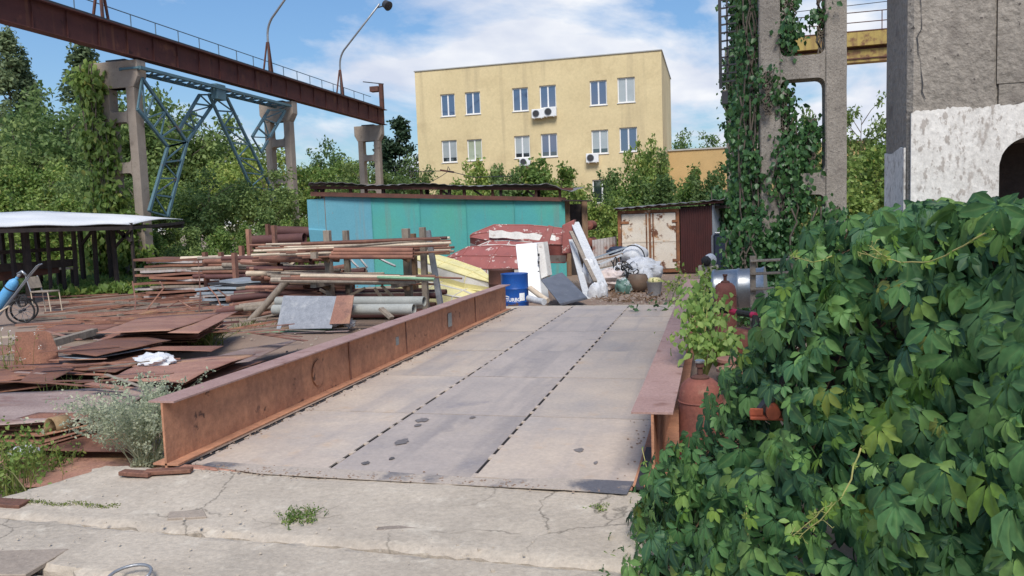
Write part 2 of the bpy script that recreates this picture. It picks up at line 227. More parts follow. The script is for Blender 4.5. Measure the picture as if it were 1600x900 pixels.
# ------------------------------------------------------------------ mesh tools
def V(*a): return np.array(a, float)
def nrm(v): v = np.asarray(v, float); return v/(np.linalg.norm(v)+1e-12)
def frame(d):
    d = nrm(d); a = V(0, 0, 1) if abs(d[2]) < .9 else V(1, 0, 0); s = nrm(np.cross(d, a)); return d, s, np.cross(s, d)
WL = {}
class MB:
    def __init__(s): s.v = []; s.f = []
    def add(s, vs, fs):
        o = len(s.v); s.v += [tuple(map(float, p)) for p in vs]; s.f += [tuple(i+o for i in f) for f in fs]; return s
    def box(s, x0, x1, y0, y1, z0, z1):
        return s.add([(x0, y0, z0), (x1, y0, z0), (x1, y1, z0), (x0, y1, z0), (x0, y0, z1), (x1, y0, z1), (x1, y1, z1), (x0, y1, z1)],
                     [(3, 2, 1, 0), (4, 5, 6, 7), (0, 1, 5, 4), (1, 2, 6, 5), (2, 3, 7, 6), (3, 0, 4, 7)])
    def obox(s, c, ax, ay, az):            # half-axis vectors
        c, ax, ay, az = map(np.asarray, (c, ax, ay, az))
        vs = [c+i*ax+j*ay+k*az for k in (-1, 1) for i, j in ((-1, -1), (1, -1), (1, 1), (-1, 1))]
        return s.add(vs, [(3, 2, 1, 0), (4, 5, 6, 7), (0, 1, 5, 4), (1, 2, 6, 5), (2, 3, 7, 6), (3, 0, 4, 7)])
    def bar(s, p, q, a, b, up=None):       # rectangular bar p->q, width a, height b
        p, q = np.asarray(p, float), np.asarray(q, float); d = nrm(q-p)
        if up is None: _, sd, u = frame(d)
        else: sd = nrm(np.cross(d, up)); u = np.cross(sd, d)
        return s.obox((p+q)/2, (q-p)/2, sd*a/2, u*b/2)
    def tube(s, pts, r, n=8, cap=True):
        pts = [np.asarray(p, float) for p in pts]; rs = r if hasattr(r, '__len__') else [r]*len(pts)
        vs = []; fs = []; prev = None
        for i, p in enumerate(pts):
            d = nrm(pts[min(i+1, len(pts)-1)]-pts[max(i-1, 0)])
            if prev is None: _, a, b = frame(d)
            else: a = nrm(prev-d*np.dot(prev, d)); b = np.cross(a, d)
            prev = a
            vs += [p+rs[i]*(math.cos(2*math.pi*k/n)*a+math.sin(2*math.pi*k/n)*b) for k in range(n)]
        for i in range(len(pts)-1):
            for k in range(n): fs.append((i*n+k, i*n+(k+1) % n, (i+1)*n+(k+1) % n, (i+1)*n+k))
        if cap: fs += [tuple(range(n))[::-1], tuple(range((len(pts)-1)*n, len(pts)*n))]
        return s.add(vs, fs)
    def pipe(s, p, q, r, t=.012, n=12):    # hollow pipe with open ends
        p, q = np.asarray(p, float), np.asarray(q, float); d, a, b = frame(q-p); t = min(t, r*.4)
        ring = lambda c, rr: [c+rr*(math.cos(2*math.pi*k/n)*a+math.sin(2*math.pi*k/n)*b) for k in range(n)]
        vs = ring(p, r)+ring(q, r)+ring(q, r-t)+ring(p, r-t); fs = []
        for j in range(4):
            for k in range(n): fs.append((j*n+k, j*n+(k+1) % n, ((j+1) % 4)*n+(k+1) % n, ((j+1) % 4)*n+k))
        return s.add(vs, fs)
    def lathe(s, c, prof, n=20, axis=(0, 0, 1)):
        d, a, b = frame(axis); c = np.asarray(c, float); vs = []; fs = []
        for r, z in prof: vs += [c+d*z+r*(math.cos(2*math.pi*k/n)*a+math.sin(2*math.pi*k/n)*b) for k in range(n)]
        for i in range(len(prof)-1):
            for k in range(n): fs.append((i*n+k, i*n+(k+1) % n, (i+1)*n+(k+1) % n, (i+1)*n+k))
        fs += [tuple(range(n))[::-1], tuple(range((len(prof)-1)*n, len(prof)*n))]
        return s.add(vs, fs)
    def prism(s, poly, ext):               # planar polygon (3d points) swept by vector ext
        poly = [np.asarray(p, float) for p in poly]; n = len(poly); e = np.asarray(ext, float)
        return s.add(poly+[p+e for p in poly], [tuple(range(n))[::-1], tuple(range(n, 2*n))]+[(k, (k+1) % n, n+(k+1) % n, n+k) for k in range(n)])
    def build(s, name, m, parent=None, smooth=False, bevel=0, label=None, loc=None):
        v = np.array(s.v); me = bpy.data.meshes.new(name)
        if parent is not None: base = WL[parent.name]
        elif loc is not None: base = np.asarray(loc, float)
        else: base = V((v[:, 0].min()+v[:, 0].max())/2, (v[:, 1].min()+v[:, 1].max())/2, v[:, 2].min())
        me.from_pydata((v-base).tolist(), [], s.f); me.validate(); me.materials.append(MATS[m])
        if smooth: me.polygons.foreach_set('use_smooth', [True]*len(me.polygons))
        o = bpy.data.objects.new(name, me); col.objects.link(o)
        if parent is not None: o.parent = parent
        else: o.location = base
        WL[o.name] = base
        if bevel:
            b = o.modifiers.new('bevel', 'BEVEL'); b.width = bevel; b.segments = 1; b.limit_method = 'ANGLE'
        if smooth == 'auto':
            o.modifiers.new('split', 'EDGE_SPLIT').split_angle = R(40)
        if label: o['label'] = label
        return o
def tag(o, label, cat=None, group=None, kind=None):
    if label: o['label'] = label
    if cat: o['category'] = cat
    if group: o['group'] = group
    if kind: o['kind'] = kind
    return o
def thing(name, label, cat, loc, group=None):
    o = bpy.data.objects.new(name, None); col.objects.link(o); o.location = tuple(map(float, loc)); o.empty_display_size = .2
    WL[o.name] = np.asarray(loc, float); return tag(o, label, cat, group)
def fast_mesh(name, verts, tris, m, smooth=False):
    me = bpy.data.meshes.new(name); nv = len(verts); nf = len(tris)
    me.vertices.add(nv); me.vertices.foreach_set('co', np.asarray(verts, np.float32).ravel())
    k = tris.shape[1]
    me.loops.add(nf*k); me.loops.foreach_set('vertex_index', tris.astype(np.int32).ravel())
    me.polygons.add(nf); me.polygons.foreach_set('loop_start', np.arange(0, nf*k, k, dtype=np.int32)); me.polygons.foreach_set('loop_total', np.full(nf, k, np.int32))
    if smooth: me.polygons.foreach_set('use_smooth', np.ones(nf, bool))
    me.update(); me.validate(); me.materials.append(MATS[m]); return me
def link(me, name, parent=None, loc=(0, 0, 0), rot=None, scale=None, base=None):
    o = bpy.data.objects.new(name, me); col.objects.link(o); o.location = tuple(map(float, loc))
    if parent is not None: o.parent = parent
    if rot is not None: o.rotation_euler = rot
    if scale is not None: o.scale = scale
    WL[o.name] = WL[parent.name] if parent is not None else np.asarray(loc, float)
    return o
DIAMOND = (np.array([[0, 0, 0], [.5, -.3, .06], [1, 0, -.05], [.5, .3, .06]]), np.array([[0, 1, 2], [0, 2, 3]]))
def scatter(tmpl, pos, ax, nr, size):
    tv, tf = tmpl; n = len(pos)
    ax = ax/(np.linalg.norm(ax, axis=1, keepdims=True)+1e-9); nr = nr-ax*np.sum(ax*nr, 1, keepdims=True); nr /= (np.linalg.norm(nr, axis=1, keepdims=True)+1e-9)
    sd = np.cross(nr, ax)
    vv = pos[:, None]+size[:, None, None]*(tv[None, :, 0, None]*ax[:, None]+tv[None, :, 1, None]*sd[:, None]+tv[None, :, 2, None]*nr[:, None])
    ff = tf[None]+(np.arange(n)*len(tv))[:, None, None]
    return vv.reshape(-1, 3), ff.reshape(-1, tf.shape[1])

# ------------------------------------------------------------------ ground, apron
GZ = -.3
def hsh(x, y, s=1.):                       # cheap smooth undulation
    return (np.sin(x*1.7*s+.3*np.sin(y*2.3*s))+np.sin(y*2.1*s+1.3+.5*np.sin(x*1.1*s))+.5*np.sin(x*5.3*s+y*3.1*s)+.4*np.sin(y*6.7*s-x*4.3*s+2))/2.9
xs = np.unique(np.r_[np.linspace(-900, -60, 14), np.linspace(-60, 30, 181), np.linspace(30, 900, 14)])
ys = np.unique(np.r_[np.linspace(-300, -4, 8), np.linspace(-4, 60, 161), np.linspace(60, 1500, 16)])
gx, gy = np.meshgrid(xs, ys); gz = GZ+.035*hsh(gx, gy)*np.clip(1-np.abs(gx)/80, 0, 1)
nx, ny = len(xs), len(ys); idx = np.arange(nx*ny).reshape(ny, nx)
q = np.stack([idx[:-1, :-1], idx[:-1, 1:], idx[1:, 1:], idx[1:, :-1]], -1).reshape(-1, 4)
tag(link(fast_mesh('ground', np.stack([gx, gy, gz], -1).reshape(-1, 3), q, 'dirt', True), 'ground'), None, kind='structure')

apron = tag(bpy.data.objects.new('concrete_apron', None), None, kind='structure'); col.objects.link(apron); WL[apron.name] = V(0, 0, 0)
def slab(poly, seed, drop=.02):             # rough-cast slab with a ragged rim: grid clipped to a four sided outline
    a, b, c, d = [np.array(p, float) for p in poly]; n1, n2 = 90, 22
    r_ = np.random.default_rng(seed); j1 = r_.normal(0, .012, n1+1); j2 = r_.normal(0, .012, n1+1); j3 = r_.normal(0, .015, n2+1)
    vs = []; fs = []
    for j in range(n2+1):
        for i in range(n1+1):
            u, v = i/n1, j/n2; p = (a*(1-u)+b*u)*(1-v)+(d*(1-u)+c*u)*v
            e = min(v, 1-v)*n2; eu = min(u, 1-u)*n1
            if j == 0: p[1] += j1[i]
            if j == n2: p[1] += j2[i]
            if i == 0: p[0] += j3[j]
            z = p[2]+.007*hsh(p[0]*2.2+seed, p[1]*2.5)+.0035*hsh(p[0]*9+seed, p[1]*8)+r_.normal(0, .0014)
            if e < 1 or eu < 1: z -= (.018 if not (seed == 1 and v > .9) else .002)+abs(r_.normal(0, .006 if not (seed == 1 and v > .9) else .002))
            vs.append((p[0], p[1], z))
    for j in range(n2):
        for i in range(n1): k = j*(n1+1)+i; fs.append((k, k+1, k+n1+2, k+n1+1))
    rim = [i for i in range(n1+1)]+[j*(n1+1)+n1 for j in range(1, n2+1)]+[n2*(n1+1)+i for i in range(n1-1, -1, -1)]+[j*(n1+1) for j in range(n2-1, 0, -1)]
    o = len(vs); vs += [(vs[k][0], vs[k][1], GZ-.1) for k in rim]; m = len(rim)
    fs += [(rim[(k+1) % m], rim[k], o+k, o+(k+1) % m) for k in range(m)]
    return MB().add(vs, fs).build('slab', 'concrete_slab', apron, smooth='auto')
slab([(-4.75, 3.80, -.06), (.9, 3.62, -.03), (.9, 4.64, -.002), (-4.30, 4.66, -.012)], 1)
slab([(-4.9, 3.27, -.045), (.9, 2.98, -.035), (.9, 3.59, -.03), (-4.76, 3.77, -.05)], 2)
slab([(-6.4, .2, -.06), (2.2, .2, -.06), (1.6, 2.95, -.045), (-5.1, 3.24, -.055)], 3)
for i, (pts, h) in enumerate(([[(265, 806), (318, 803), (324, 814), (262, 817)], .012], [[(0, 783), (48, 786), (30, 796), (-5, 794)], .015], [[(-30, 868), (108, 864), (40, 905), (-40, 905)], .012], [[(590, 826), (650, 824), (655, 832), (588, 835)], .01])):
    P4 = [G(x, y, -.06) for x, y in pts]
    MB().prism(P4, (0, 0, .026 if i else .028)).build('patch', 'concrete_pale' if i != 1 else 'sheet_rust', apron, bevel=.004)

slab([(-4.1, 14.63, -.02), (-.2, 14.63, -.02), (-.2, 15.25, -.05), (-4.1, 15.2, -.05)], 5)

# ------------------------------------------------------------------ weighbridge deck with its side beams
XS = [-3.63, -2.585, -1.535, -.47]; YS = [4.74, 6.33, 7.95, 9.58, 11.3, 13.0, 14.6]
wb = thing('weighbridge', 'long rusty steel weighbridge deck between two brown side beams', 'weighbridge', (-2.05, 4.7, GZ))
GAP = .014
for i in range(3):
    for j in range(6):
        x0, x1 = XS[i]+GAP, XS[i+1]-GAP; y0, y1 = YS[j]+.010, YS[j+1]-.010
        a = MB(); n1, n2 = 5, 7; rr = np.random.default_rng(i*9+j); tx, ty, t0 = rr.normal(0, .0012, 3)
        vs = []; fs = []
        for v in range(n2+1):
            for u in range(n1+1):
                x, y = x0+(x1-x0)*u/n1, y0+(y1-y0)*v/n2
                vs.append((x, y, t0+.0006*hsh(x*1.6+i, y*1.5+j*3)+tx*(u/n1-.5)+ty*(v/n2-.5)))
        for v in range(n2):
            for u in range(n1): k = v*(n1+1)+u; fs.append((k, k+1, k+n1+2, k+n1+1))
        a.add(vs, fs); a.build('plate', 'deck_grey' if i == 1 else 'deck_tan', wb).modifiers.new('t', 'SOLIDIFY').thickness = .01
    # weld tacks bridge the slots between plates
for xi in (1, 2, 0, 3):
    a = MB(); y = YS[0]; x = XS[xi]
    while y < YS[-1]-.1:
        l = random.uniform(.03, .10); a.box(x-.014, x+.014, y, y+l, -.012, .0025); y += l+random.uniform(.10, .34)
    tag(a.build('weld_tacks', 'deck_tan', wb), None, kind='stuff')
fr = MB()
for y in YS: fr.box(-3.6, -.5, y-.06, y+.06, -.24, -.016)
for x in XS: fr.box(x-.09, x+.09, 4.76, 14.55, -.25, -.02)
fr.build('under_frame', 'steel_dark', wb)
# bent, blackened lip plate where the trucks drive on
lip = MB(); lp = [(-3.55, 4.72, .002), (-3.0, 4.61, .000), (-2.2, 4.595, .002), (-1.4, 4.60, -.002), (-.9, 4.585, .006), (-.52, 4.57, .003)]
lq = [(-3.5, 4.80, .005), (-3.0, 4.76, .007), (-2.2, 4.75, .008), (-1.4, 4.72, .005), (-.9, 4.78, .012), (-.50, 4.79, .008)]
lip.add(lp+lq, [(i, i+1, i+7, i+6) for i in range(5)])
o = lip.build('lip_plate', 'joint_dark', wb, label='blackened dented lip at the front of the deck'); o.modifiers.new('t', 'SOLIDIFY').thickness = .004
MB().box(-3.7, -.5, 4.66, 4.735, -.2, -.004).build('edge_angle', 'sheet_pale', wb, bevel=.006)
def ibeam(x, w, y0, y1, top, label, cut):
    rr = np.random.default_rng(int(abs(x)*100)); n = 26; a = MB(); ysn = np.linspace(y0, y1, n)
    def strip(xa, xb, za, zb, wob, wz):
        vs = []; fs = []
        for k, y in enumerate(ysn):
            dx, dz = wob*math.sin(y*1.3+x)+rr.normal(0, wob*.3), wz*math.sin(y*.8+x*2)+rr.normal(0, wz*.4)
            vs += [(xa+dx, y, za+dz*.3), (xb+dx, y, za+dz), (xb+dx, y, zb+dz), (xa+dx, y, zb+dz*.3)]
        for k in range(n-1):
            for j in range(4): fs.append((k*4+j, k*4+(j+1) % 4, k*4+4+(j+1) % 4, k*4+4+j))
        return vs, fs+[(0, 1, 2, 3), (n*4-1, n*4-2, n*4-3, n*4-4)]
    sb = MB().add(*strip(x-.008, x+.008, -.03, top-.013, .005, .0)).build('side_beam', 'beam_rust', wb, label=label)
    MB().add(*strip(x-w/2, x+w/2, top-.013, top, .003, .004)).build('top_flange', 'flange_rust', sb)
    MB().add(*strip(x-w/2, x+w/2, .004, .018, .002, .0015)).build('bottom_flange', 'beam_rust', sb)
    return sb
lb = ibeam(-3.80, .21, 4.66, 14.15, .47, 'long rusty orange side beam along the deck, scrap sheets beyond it', 0)
rbm = ibeam(-.37, .25, 4.70, 14.7, .47, 'rusty side beam of the deck beside the creeper and gas cylinders', 1)
for (y, h, w_, m_) in ((6.9, .26, .23, 'sheet_rust'), (10.9, .2, .16, 'pipe_grey'), (8.9, .1, .09, 'pipe_grey')):     # welded repair patches on the web
    a = MB(); c = V(-3.786, y, .23)
    a.prism([c+V(0, w_/2*math.cos(t*math.pi/6), h/2*math.sin(t*math.pi/6)) if y < 7 else c+V(0, w_/2*(1, -1, -1, 1)[t//3], h/2*(1, 1, -1, -1)[t//3]) for t in (range(12) if y < 7 else (0, 3, 6, 9))], (.006, 0, 0)).build('repair_patch', 'beam_rust' if y < 7 else m_, lb)
for y in (7.6, 9.2, 12.2): MB().box(-3.789, -3.781, y-.012, y+.012, .02, .45).build('weld_seam', 'sheet_rust', lb)
MB().bar((-.455, 4.66, .01), (-.455, 5.5, .01), .05, .02).build('rod', 'steel_dark', wb)
for i, (p, q_) in enumerate(((G(190, 738, .005), G(236, 741, .005)), (G(226, 738, .01), G(300, 734, .01)))): MB().bar(p, q_, .07, .03).build('iron_stub', 'sheet_rust', wb, bevel=.005)
rg = MB(); c = G(202, 903, -.02); rg.tube([c+.1*V(math.cos(t), math.sin(t), .12+.1*math.sin(t)) for t in np.linspace(0, 2*math.pi, 22)], .008, 6)
tag(rg.build('lifting_ring', 'steel_grey', smooth=True), 'bare steel lifting ring lying on the concrete in the foreground', 'ring')

for i, (x, y, a_, b_) in enumerate(((660, 656, 9, 3), (653, 664, 5, 2), (628, 690, 10, 4), (572, 723, 6, 2), (612, 716, 4, 1.5), (905, 703, 7, 2.5), (931, 723, 3, 2), (738, 652, 4, 1.5))):
    c = G(x, y, .0045); ra, rb2 = a_*np.linalg.norm(c-CAM)/FPX, b_*np.linalg.norm(c-CAM)/FPX*4; rr = np.random.default_rng(i+70)
    MB().prism([c+V(ra*math.cos(t)*(1+rr.normal(0, .18)), rb2*math.sin(t)*(1+rr.normal(0, .18)), 0) for t in np.linspace(0, 6.28, 15)[:-1]], (0, 0, .0008)).build('oil_stain', 'stain', wb)
gt = MB(); rr = np.random.default_rng(77)
for k in range(700):
    e = rr.random(); c = V(-3.66+abs(rr.normal(0, .07)), rr.uniform(4.8, 14), .006) if e < .45 else (V(rr.uniform(-3.6, -.5), 4.66+rr.normal(0, .05), .004) if e < .8 else V(-.52-abs(rr.normal(0, .06)), rr.uniform(4.8, 14), .006)); z_ = rr.uniform(.002, .007); gt.obox(c, V(z_, z_*.4, 0), V(-z_*.4, z_*.8, 0), V(0, 0, z_*.4))
tag(gt.build('grit', 'dirt'), 'brown grit gathered along the edges of the deck', 'grit', kind='stuff')

# ------------------------------------------------------------------ crane runway columns
def column(x0, y0, label, lime=False, m='concrete_old', top=9.4, cap0=8.05, group=None, filled=False):
    W, LW, D = 1.57, .385, .5
    t = thing('concrete_column', label, 'column', (x0+W/2, y0+D/2, GZ), group)
    for s in (0, 1):
        xa = x0+s*(W-LW); rr = np.random.default_rng(int(abs(x0*10+y0)*3)+s)
        a = MB(); zs = np.linspace(GZ-.2, cap0, 24); vs = []; fs = []; ch = .025
        for z in zs:
            jj = rr.normal(0, .002, 8) if m == 'concrete_old' else np.zeros(8)
            pr = [(xa+ch, y0), (xa+LW-ch, y0), (xa+LW, y0+ch), (xa+LW, y0+D-ch), (xa+LW-ch, y0+D), (xa+ch, y0+D), (xa, y0+D-ch), (xa, y0+ch)]
            vs += [(p[0]+jj[k], p[1]+jj[(k+3) % 8], z) for k, p in enumerate(pr)]
        for i in range(len(zs)-1):
            for k in range(8): fs.append((i*8+k, i*8+(k+1) % 8, i*8+8+(k+1) % 8, i*8+8+k))
        fs.append(tuple(range(len(vs)-8, len(vs))))
        a.add(vs, fs).build('leg', m, t, label='leg limewashed white up to head height' if lime and s == 0 else None)
    xi0, xi1 = x0+LW, x0+W-LW
    for z0, z1 in ((GZ-.2, .15), (1.95, 2.36), (4.15, 4.58), (6.2, 6.6), (7.75, cap0)):
        a = MB(); r = .13
        pr = []
        if z0 > 0:
            for k in range(5): an = k/4*math.pi/2; pr.append((xi0+r-r*math.cos(an), z0-r+r*math.sin(an)))
            for k in range(5): an = k/4*math.pi/2; pr.append((xi1-r+r*math.sin(an), z0-r+r*math.cos(an)))
        else: pr += [(xi0, z0), (xi1, z0)]
        if z1 < cap0:
            for k in range(5): an = k/4*math.pi/2; pr.append((xi1-r+r*math.cos(an), z1+r-r*math.sin(an)))
            for k in range(5): an = k/4*math.pi/2; pr.append((xi0+r-r*math.sin(an), z1+r-r*math.cos(an)))
        else: pr += [(xi1, z1), (xi0, z1)]
        a.prism([(p, y0+.008, z) for p, z in pr][::-1], (0, D-.016, 0)).build('cross_bar', m, t)
    a = MB(); o_ = .24
    a.prism([(x0, y0-.02, cap0), (x0+W, y0-.02, cap0), (x0+W+o_, y0-.02, cap0+.42), (x0+W+o_, y0-.02, top), (x0-o_, y0-.02, top), (x0-o_, y0-.02, cap0+.42)][::-1], (0, D+.04, 0)).build('cap', m, t, bevel=.02)
    if filled: MB().box(xi0-.02, xi1+.02, y0+D-.09, y0+D-.04, GZ, 2.0).build('dark_backing', 'dark_timber', t)  # dark backing added so the bright arch opening reads as shaded
    if filled:                               # bricked-up and rendered opening above the arch
        MB().box(xi0-.01, xi1+.01, y0+.004, y0+D-.1, 2.2, 4.3).build('infill', m, t)
    if lime:
        f = y0-.013; rr = np.random.default_rng(4); a = MB()
        # limewash coat with a ragged upper edge wrapped round the leg and bar
        n = 150; xsn = np.linspace(x0+.012, x0+W-.012, n); up = [2.09+.0004*k+.006*math.sin(k*.13)+.004*math.sin(k*.41)+rr.normal(0, .003) for k in range(n)]
        lo = [(GZ if x < xi0 or x > xi1 else 1.95+.0*k) for k, x in enumerate(xsn)]
        def zlow(x, left):
            if (x <= xi0 if left else x < xi0) or (x > xi1 if left else x >= xi1): return GZ
            dx = min(x-xi0, xi1-x); r = .13; return 1.95 if dx > r else 1.95-r+math.sqrt(max(0, r*r-(r-max(dx, 0))**2))
        xsn = np.sort(np.r_[xsn[:-2], xi0, xi1])
        for k in range(n-1):
            mid = (xsn[k]+xsn[k+1])/2; inn = xi0 < mid < xi1
            za, zb = (zlow(xsn[k], False), zlow(xsn[k+1], True)) if inn else (GZ, GZ)
            if inn and za == GZ: za = 1.82
            if inn and zb == GZ: zb = 1.82
            a.add([(xsn[k], f, za), (xsn[k+1], f, zb), (xsn[k+1], f, up[k+1]), (xsn[k], f, up[k])], [(0, 1, 2, 3)])
        o = a.build('limewash_coat', 'limewash', t, label='flaking white limewash on the lower column face'); o.modifiers.new('t', 'SOLIDIFY').thickness = .012
        a = MB(); n = 12; ysn = np.linspace(y0+.03, y0+D-.03, n); up = [1.93+.008*math.sin(k*.7)+rr.normal(0, .003) for k in range(n)]
        for k in range(n-1): a.add([(x0-.010, ysn[k+1], GZ), (x0-.010, ysn[k], GZ), (x0-.010, ysn[k], up[k]), (x0-.010, ysn[k+1], up[k+1])], [(0, 1, 2, 3)])
        a.build('limewash_coat', 'limewash', t).modifiers.new('t', 'SOLIDIFY').thickness = .009
    return t
RX = .90
c1 = column(RX, 4.12, 'big concrete column, lower part limewashed white, directly behind the creeper', lime=True, filled=True)
crk = MB(); rr = np.random.default_rng(3)
zc = np.linspace(2.15, 2.62, 14); xc = RX+.06+np.cumsum(rr.normal(0, .006, 14))
for k in range(13): crk.add([(xc[k], 4.114, zc[k]), (xc[k]+.003+.002*math.sin(k), 4.114, zc[k]), (xc[k+1]+.003+.002*math.sin(k+1), 4.114, zc[k+1]), (xc[k+1], 4.114, zc[k+1])], [(0, 1, 2, 3)])
crk.build('crack', 'steel_dark', c1).modifiers.new('t', 'SOLIDIFY').thickness = .001
c2 = column(RX, 16.1, 'grey concrete column with ivy in its openings and a warning sign')
c3 = column(RX, 28.1, 'ivy smothered concrete column just behind the one with the warning sign')
c4 = column(RX, 40.1, 'third concrete column back in the ivy covered row')
c5 = column(RX, 52.1, 'farthest concrete column of the ivy row, its cap jutting out beside the sky')
MB().prism([(1.02, 16.085, 1.98), (1.24, 16.085, 1.98), (1.13, 16.085, 2.22)], (0, .008, 0)).build('warning_sign', 'sign_yellow', c2, label='small pale triangular warning sign')
MB().prism([(1.115, 16.08, 2.02), (1.15, 16.08, 2.08), (1.13, 16.08, 2.09), (1.145, 16.08, 2.15), (1.11, 16.08, 2.08), (1.13, 16.08, 2.07)], (0, .004, 0)).build('warning_mark', 'steel_dark', c2)
LX = -24.0
lcols = []
for y, lab in ((27.3, 'pale concrete column nearest the shelter under the rusty crane girder'), (39.3, 'middle pale concrete column of the left runway, blue bracing at its side'), (51.2, 'last pale concrete column carrying the end of the rusty girder')):
    lcols.append(column(LX, y, lab, m='concrete_pale', top=8.62, cap0=7.55))
    MB().box(LX+.3, LX+1.2, y+.05, y+.45, 8.62, 8.70).build('bearing_plate', 'steel_dark', lcols[-1])

# ------------------------------------------------------------------ rusty crane girder (left runway)
gxm = -22.35
gd = thing('crane_girder', 'long dark rusty crane runway girder on the pale concrete columns', 'girder', (gxm, 51.9, 8.70))
GY0, GY1 = 2.0, 52.2
MB().box(gxm-.01, gxm+.01, GY0, GY1, 8.73, 9.72).build('web', 'girder_rust', gd)
MB().box(gxm-.22, gxm+.22, GY0, GY1, 8.70, 8.73).build('bottom_flange', 'girder_rust', gd)
MB().box(gxm-.25, gxm+.25, GY0, GY1, 9.72, 9.755).build('top_flange', 'girder_rust', gd)
MB().box(gxm-.05, gxm+.05, GY0, GY1, 9.755, 9.90).build('crane_rail', 'steel_dark', gd)
y = 15.0; first = None
while y < 52:
    if first is None: first = MB().box(gxm+.01, gxm+.08, y-.008, y+.008, 8.73, 9.72).build('stiffener', 'girder_rust', gd); y00 = y
    else: c = first.copy(); col.objects.link(c); c.location = (0, y-y00, 0)
    y += 1.5
wk = MB().box(gxm-1.0, gxm-.26, GY0, GY1, 9.66, 9.70).build('walkway', 'dark_rust', gd)
gr = thing('handrail', 'thin blue handrail along the top of the rusty crane girder', 'handrail', (gxm-.95, 30, 9.70))
MB().tube([(gxm-.95, 14, 10.75), (gxm-.95, GY1, 10.75)], .022, 6).build('top_rail', 'rail_blue', gr)
MB().tube([(gxm-.95, 14, 10.25), (gxm-.95, GY1, 10.25)], .014, 6).build('mid_rail', 'rail_blue', gr)
p0 = MB().tube([(gxm-.95, 15, 9.7), (gxm-.95, 15, 10.76)], .022, 6).build('post', 'rail_blue', gr)
for k in range(1, 25): c = p0.copy(); col.objects.link(c); c.location = (0, k*1.5, 0)
def lamp(Y, label, head=True, bend=True):
    x = gxm-.5; t = thing('light_mast', label, 'lamp', (x, Y, 9.70))
    a = MB()
    for sx, sy in ((-.25, -.3), (.25, -.3), (0, .35)): a.bar((x+sx, Y+sy, 9.7), (x+sx*.15, Y+sy*.15, 11.6), .07, .07)
    a.build('tripod', 'dark_rust', t)
    pts = [(x, Y, 9.75), (x, Y, 11.9)]
    for k in range(1, 6): an = k/5*R(48); pts.append((x+1.2*(1-math.cos(an)), Y-.4*(1-math.cos(an)), 11.9+1.2*math.sin(an)))
    pts.append((x+3.3, Y-.9, 15.15)); MB().tube(pts, [.075]+[.06]*(len(pts)-1), 8).build('mast', 'steel_grey', t, smooth=True)
    hx = V(x+3.5, Y-.9, 14.95); MB().bar(V(x+3.05, Y-.85, 14.95), hx+V(.05, 0, .05), .06, .06).build('arm', 'steel_dark', t)
    MB().lathe(hx+V(.32, -.1, .05), [(.12, -.22), (.24, -.2), (.27, .02), (.3, .16), (.26, .18)], 14, axis=(.75, -.35, -.55)).build('floodlight', 'steel_dark', t, smooth='auto')
lamp(46.7, 'light mast with a round floodlight near the far end of the girder')
lamp(38.3, 'middle light mast on the girder, bending out of the top of the picture')
a = thing('light_mast', 'light mast foot on the girder beside the ivy covered column', 'lamp', (gxm-.5, 26.4, 9.7))
tb = MB()
for sx, sy in ((-.25, -.3), (.25, -.3), (0, .35)): tb.bar((gxm-.5+sx, 26.4+sy, 9.7), (gxm-.5+sx*.15, 26.4+sy*.15, 11.6), .08, .08)
tb.build('tripod', 'dark_rust', a); MB().tube([(gxm-.5, 26.4, 9.75), (gxm-.5, 26.4, 13)], .07, 8).build('mast', 'steel_grey', a)
es = thing('buffer_stop', 'rusty end stop post with a small box at the girder end', 'end stop', (gxm, 52, 9.755))
MB().box(gxm-.12, gxm+.12, 51.75, 52.05, 9.76, 11.5).build('post', 'dark_rust', es); MB().box(gxm-.75, gxm-.13, 51.6, 52.1, 11.0, 11.35).build('box', 'dark_rust', es)
MB().bar((gxm-1.3, 51.8, 11.75), (gxm+.2, 51.9, 11.5), .06, .06).build('arm', 'steel_dark', es)

# blue portal bracing between the first two columns
bx = -22.2
br = thing('portal_bracing', 'blue steel lattice bracing between the first and middle pale columns', 'bracing', (bx, 33.5, GZ))
B = lambda x, y, d=0.: DX(x, y, bx-d)
def lattice(p0, p1, q0, q1, n, d=0.):
    p0, p1, q0, q1 = [B(*p, d) for p in (p0, p1, q0, q1)]; a = MB()
    a.bar(p0, p1, .115, .115, up=(1, 0, 0)); a.bar(q0, q1, .115, .115, up=(1, 0, 0)); o = a.build('brace', 'steel_blue', br)
    for k in range(n+1):
        t = k/n; u, v = p0*(1-t)+p1*t, q0*(1-t)+q1*t; m = MB(); m.bar(u, v, .07, .07, up=(1, 0, 0))
        if k < n: t2 = (k+1)/n; w2 = (p0*(1-t2)+p1*t2) if k % 2 else (q0*(1-t2)+q1*t2); m.bar(v if k % 2 else u, w2, .055, .055, up=(1, 0, 0))
        m.build('lacing', 'steel_blue', o)
C1, C2, Mt = B(222, 122), B(446, 170), B(341, 143)
lattice((222, 122), (292, 222), (215, 170), (262, 229), 4); lattice((312, 148), (278, 205), (343, 148), (292, 222), 4, .5)
lattice((292, 222), (262, 338), (262, 229), (233, 330), 4); lattice((326, 147), (412, 335), (352, 148), (446, 340), 8, .25); lattice((446, 172), (408, 238), (420, 172), (394, 214), 3, .1)
tt = MB(); y0, y1 = C1[1]-.3, C2[1]+.3; zt = 8.28
for xx in (bx+.15, bx-.75): tt.bar((xx, y0, zt), (xx, y1, zt), .14, .12, up=(0, 0, 1))
k = 0; yy = y0
while yy < y1: tt.bar((bx+.15, yy, zt), (bx-.75, yy, zt), .08, .08); tt.bar((bx+.15, yy, zt-.05), (bx-.75, yy+.8, zt-.05), .06, .06); yy += .8
tt.build('top_truss', 'steel_blue', br)
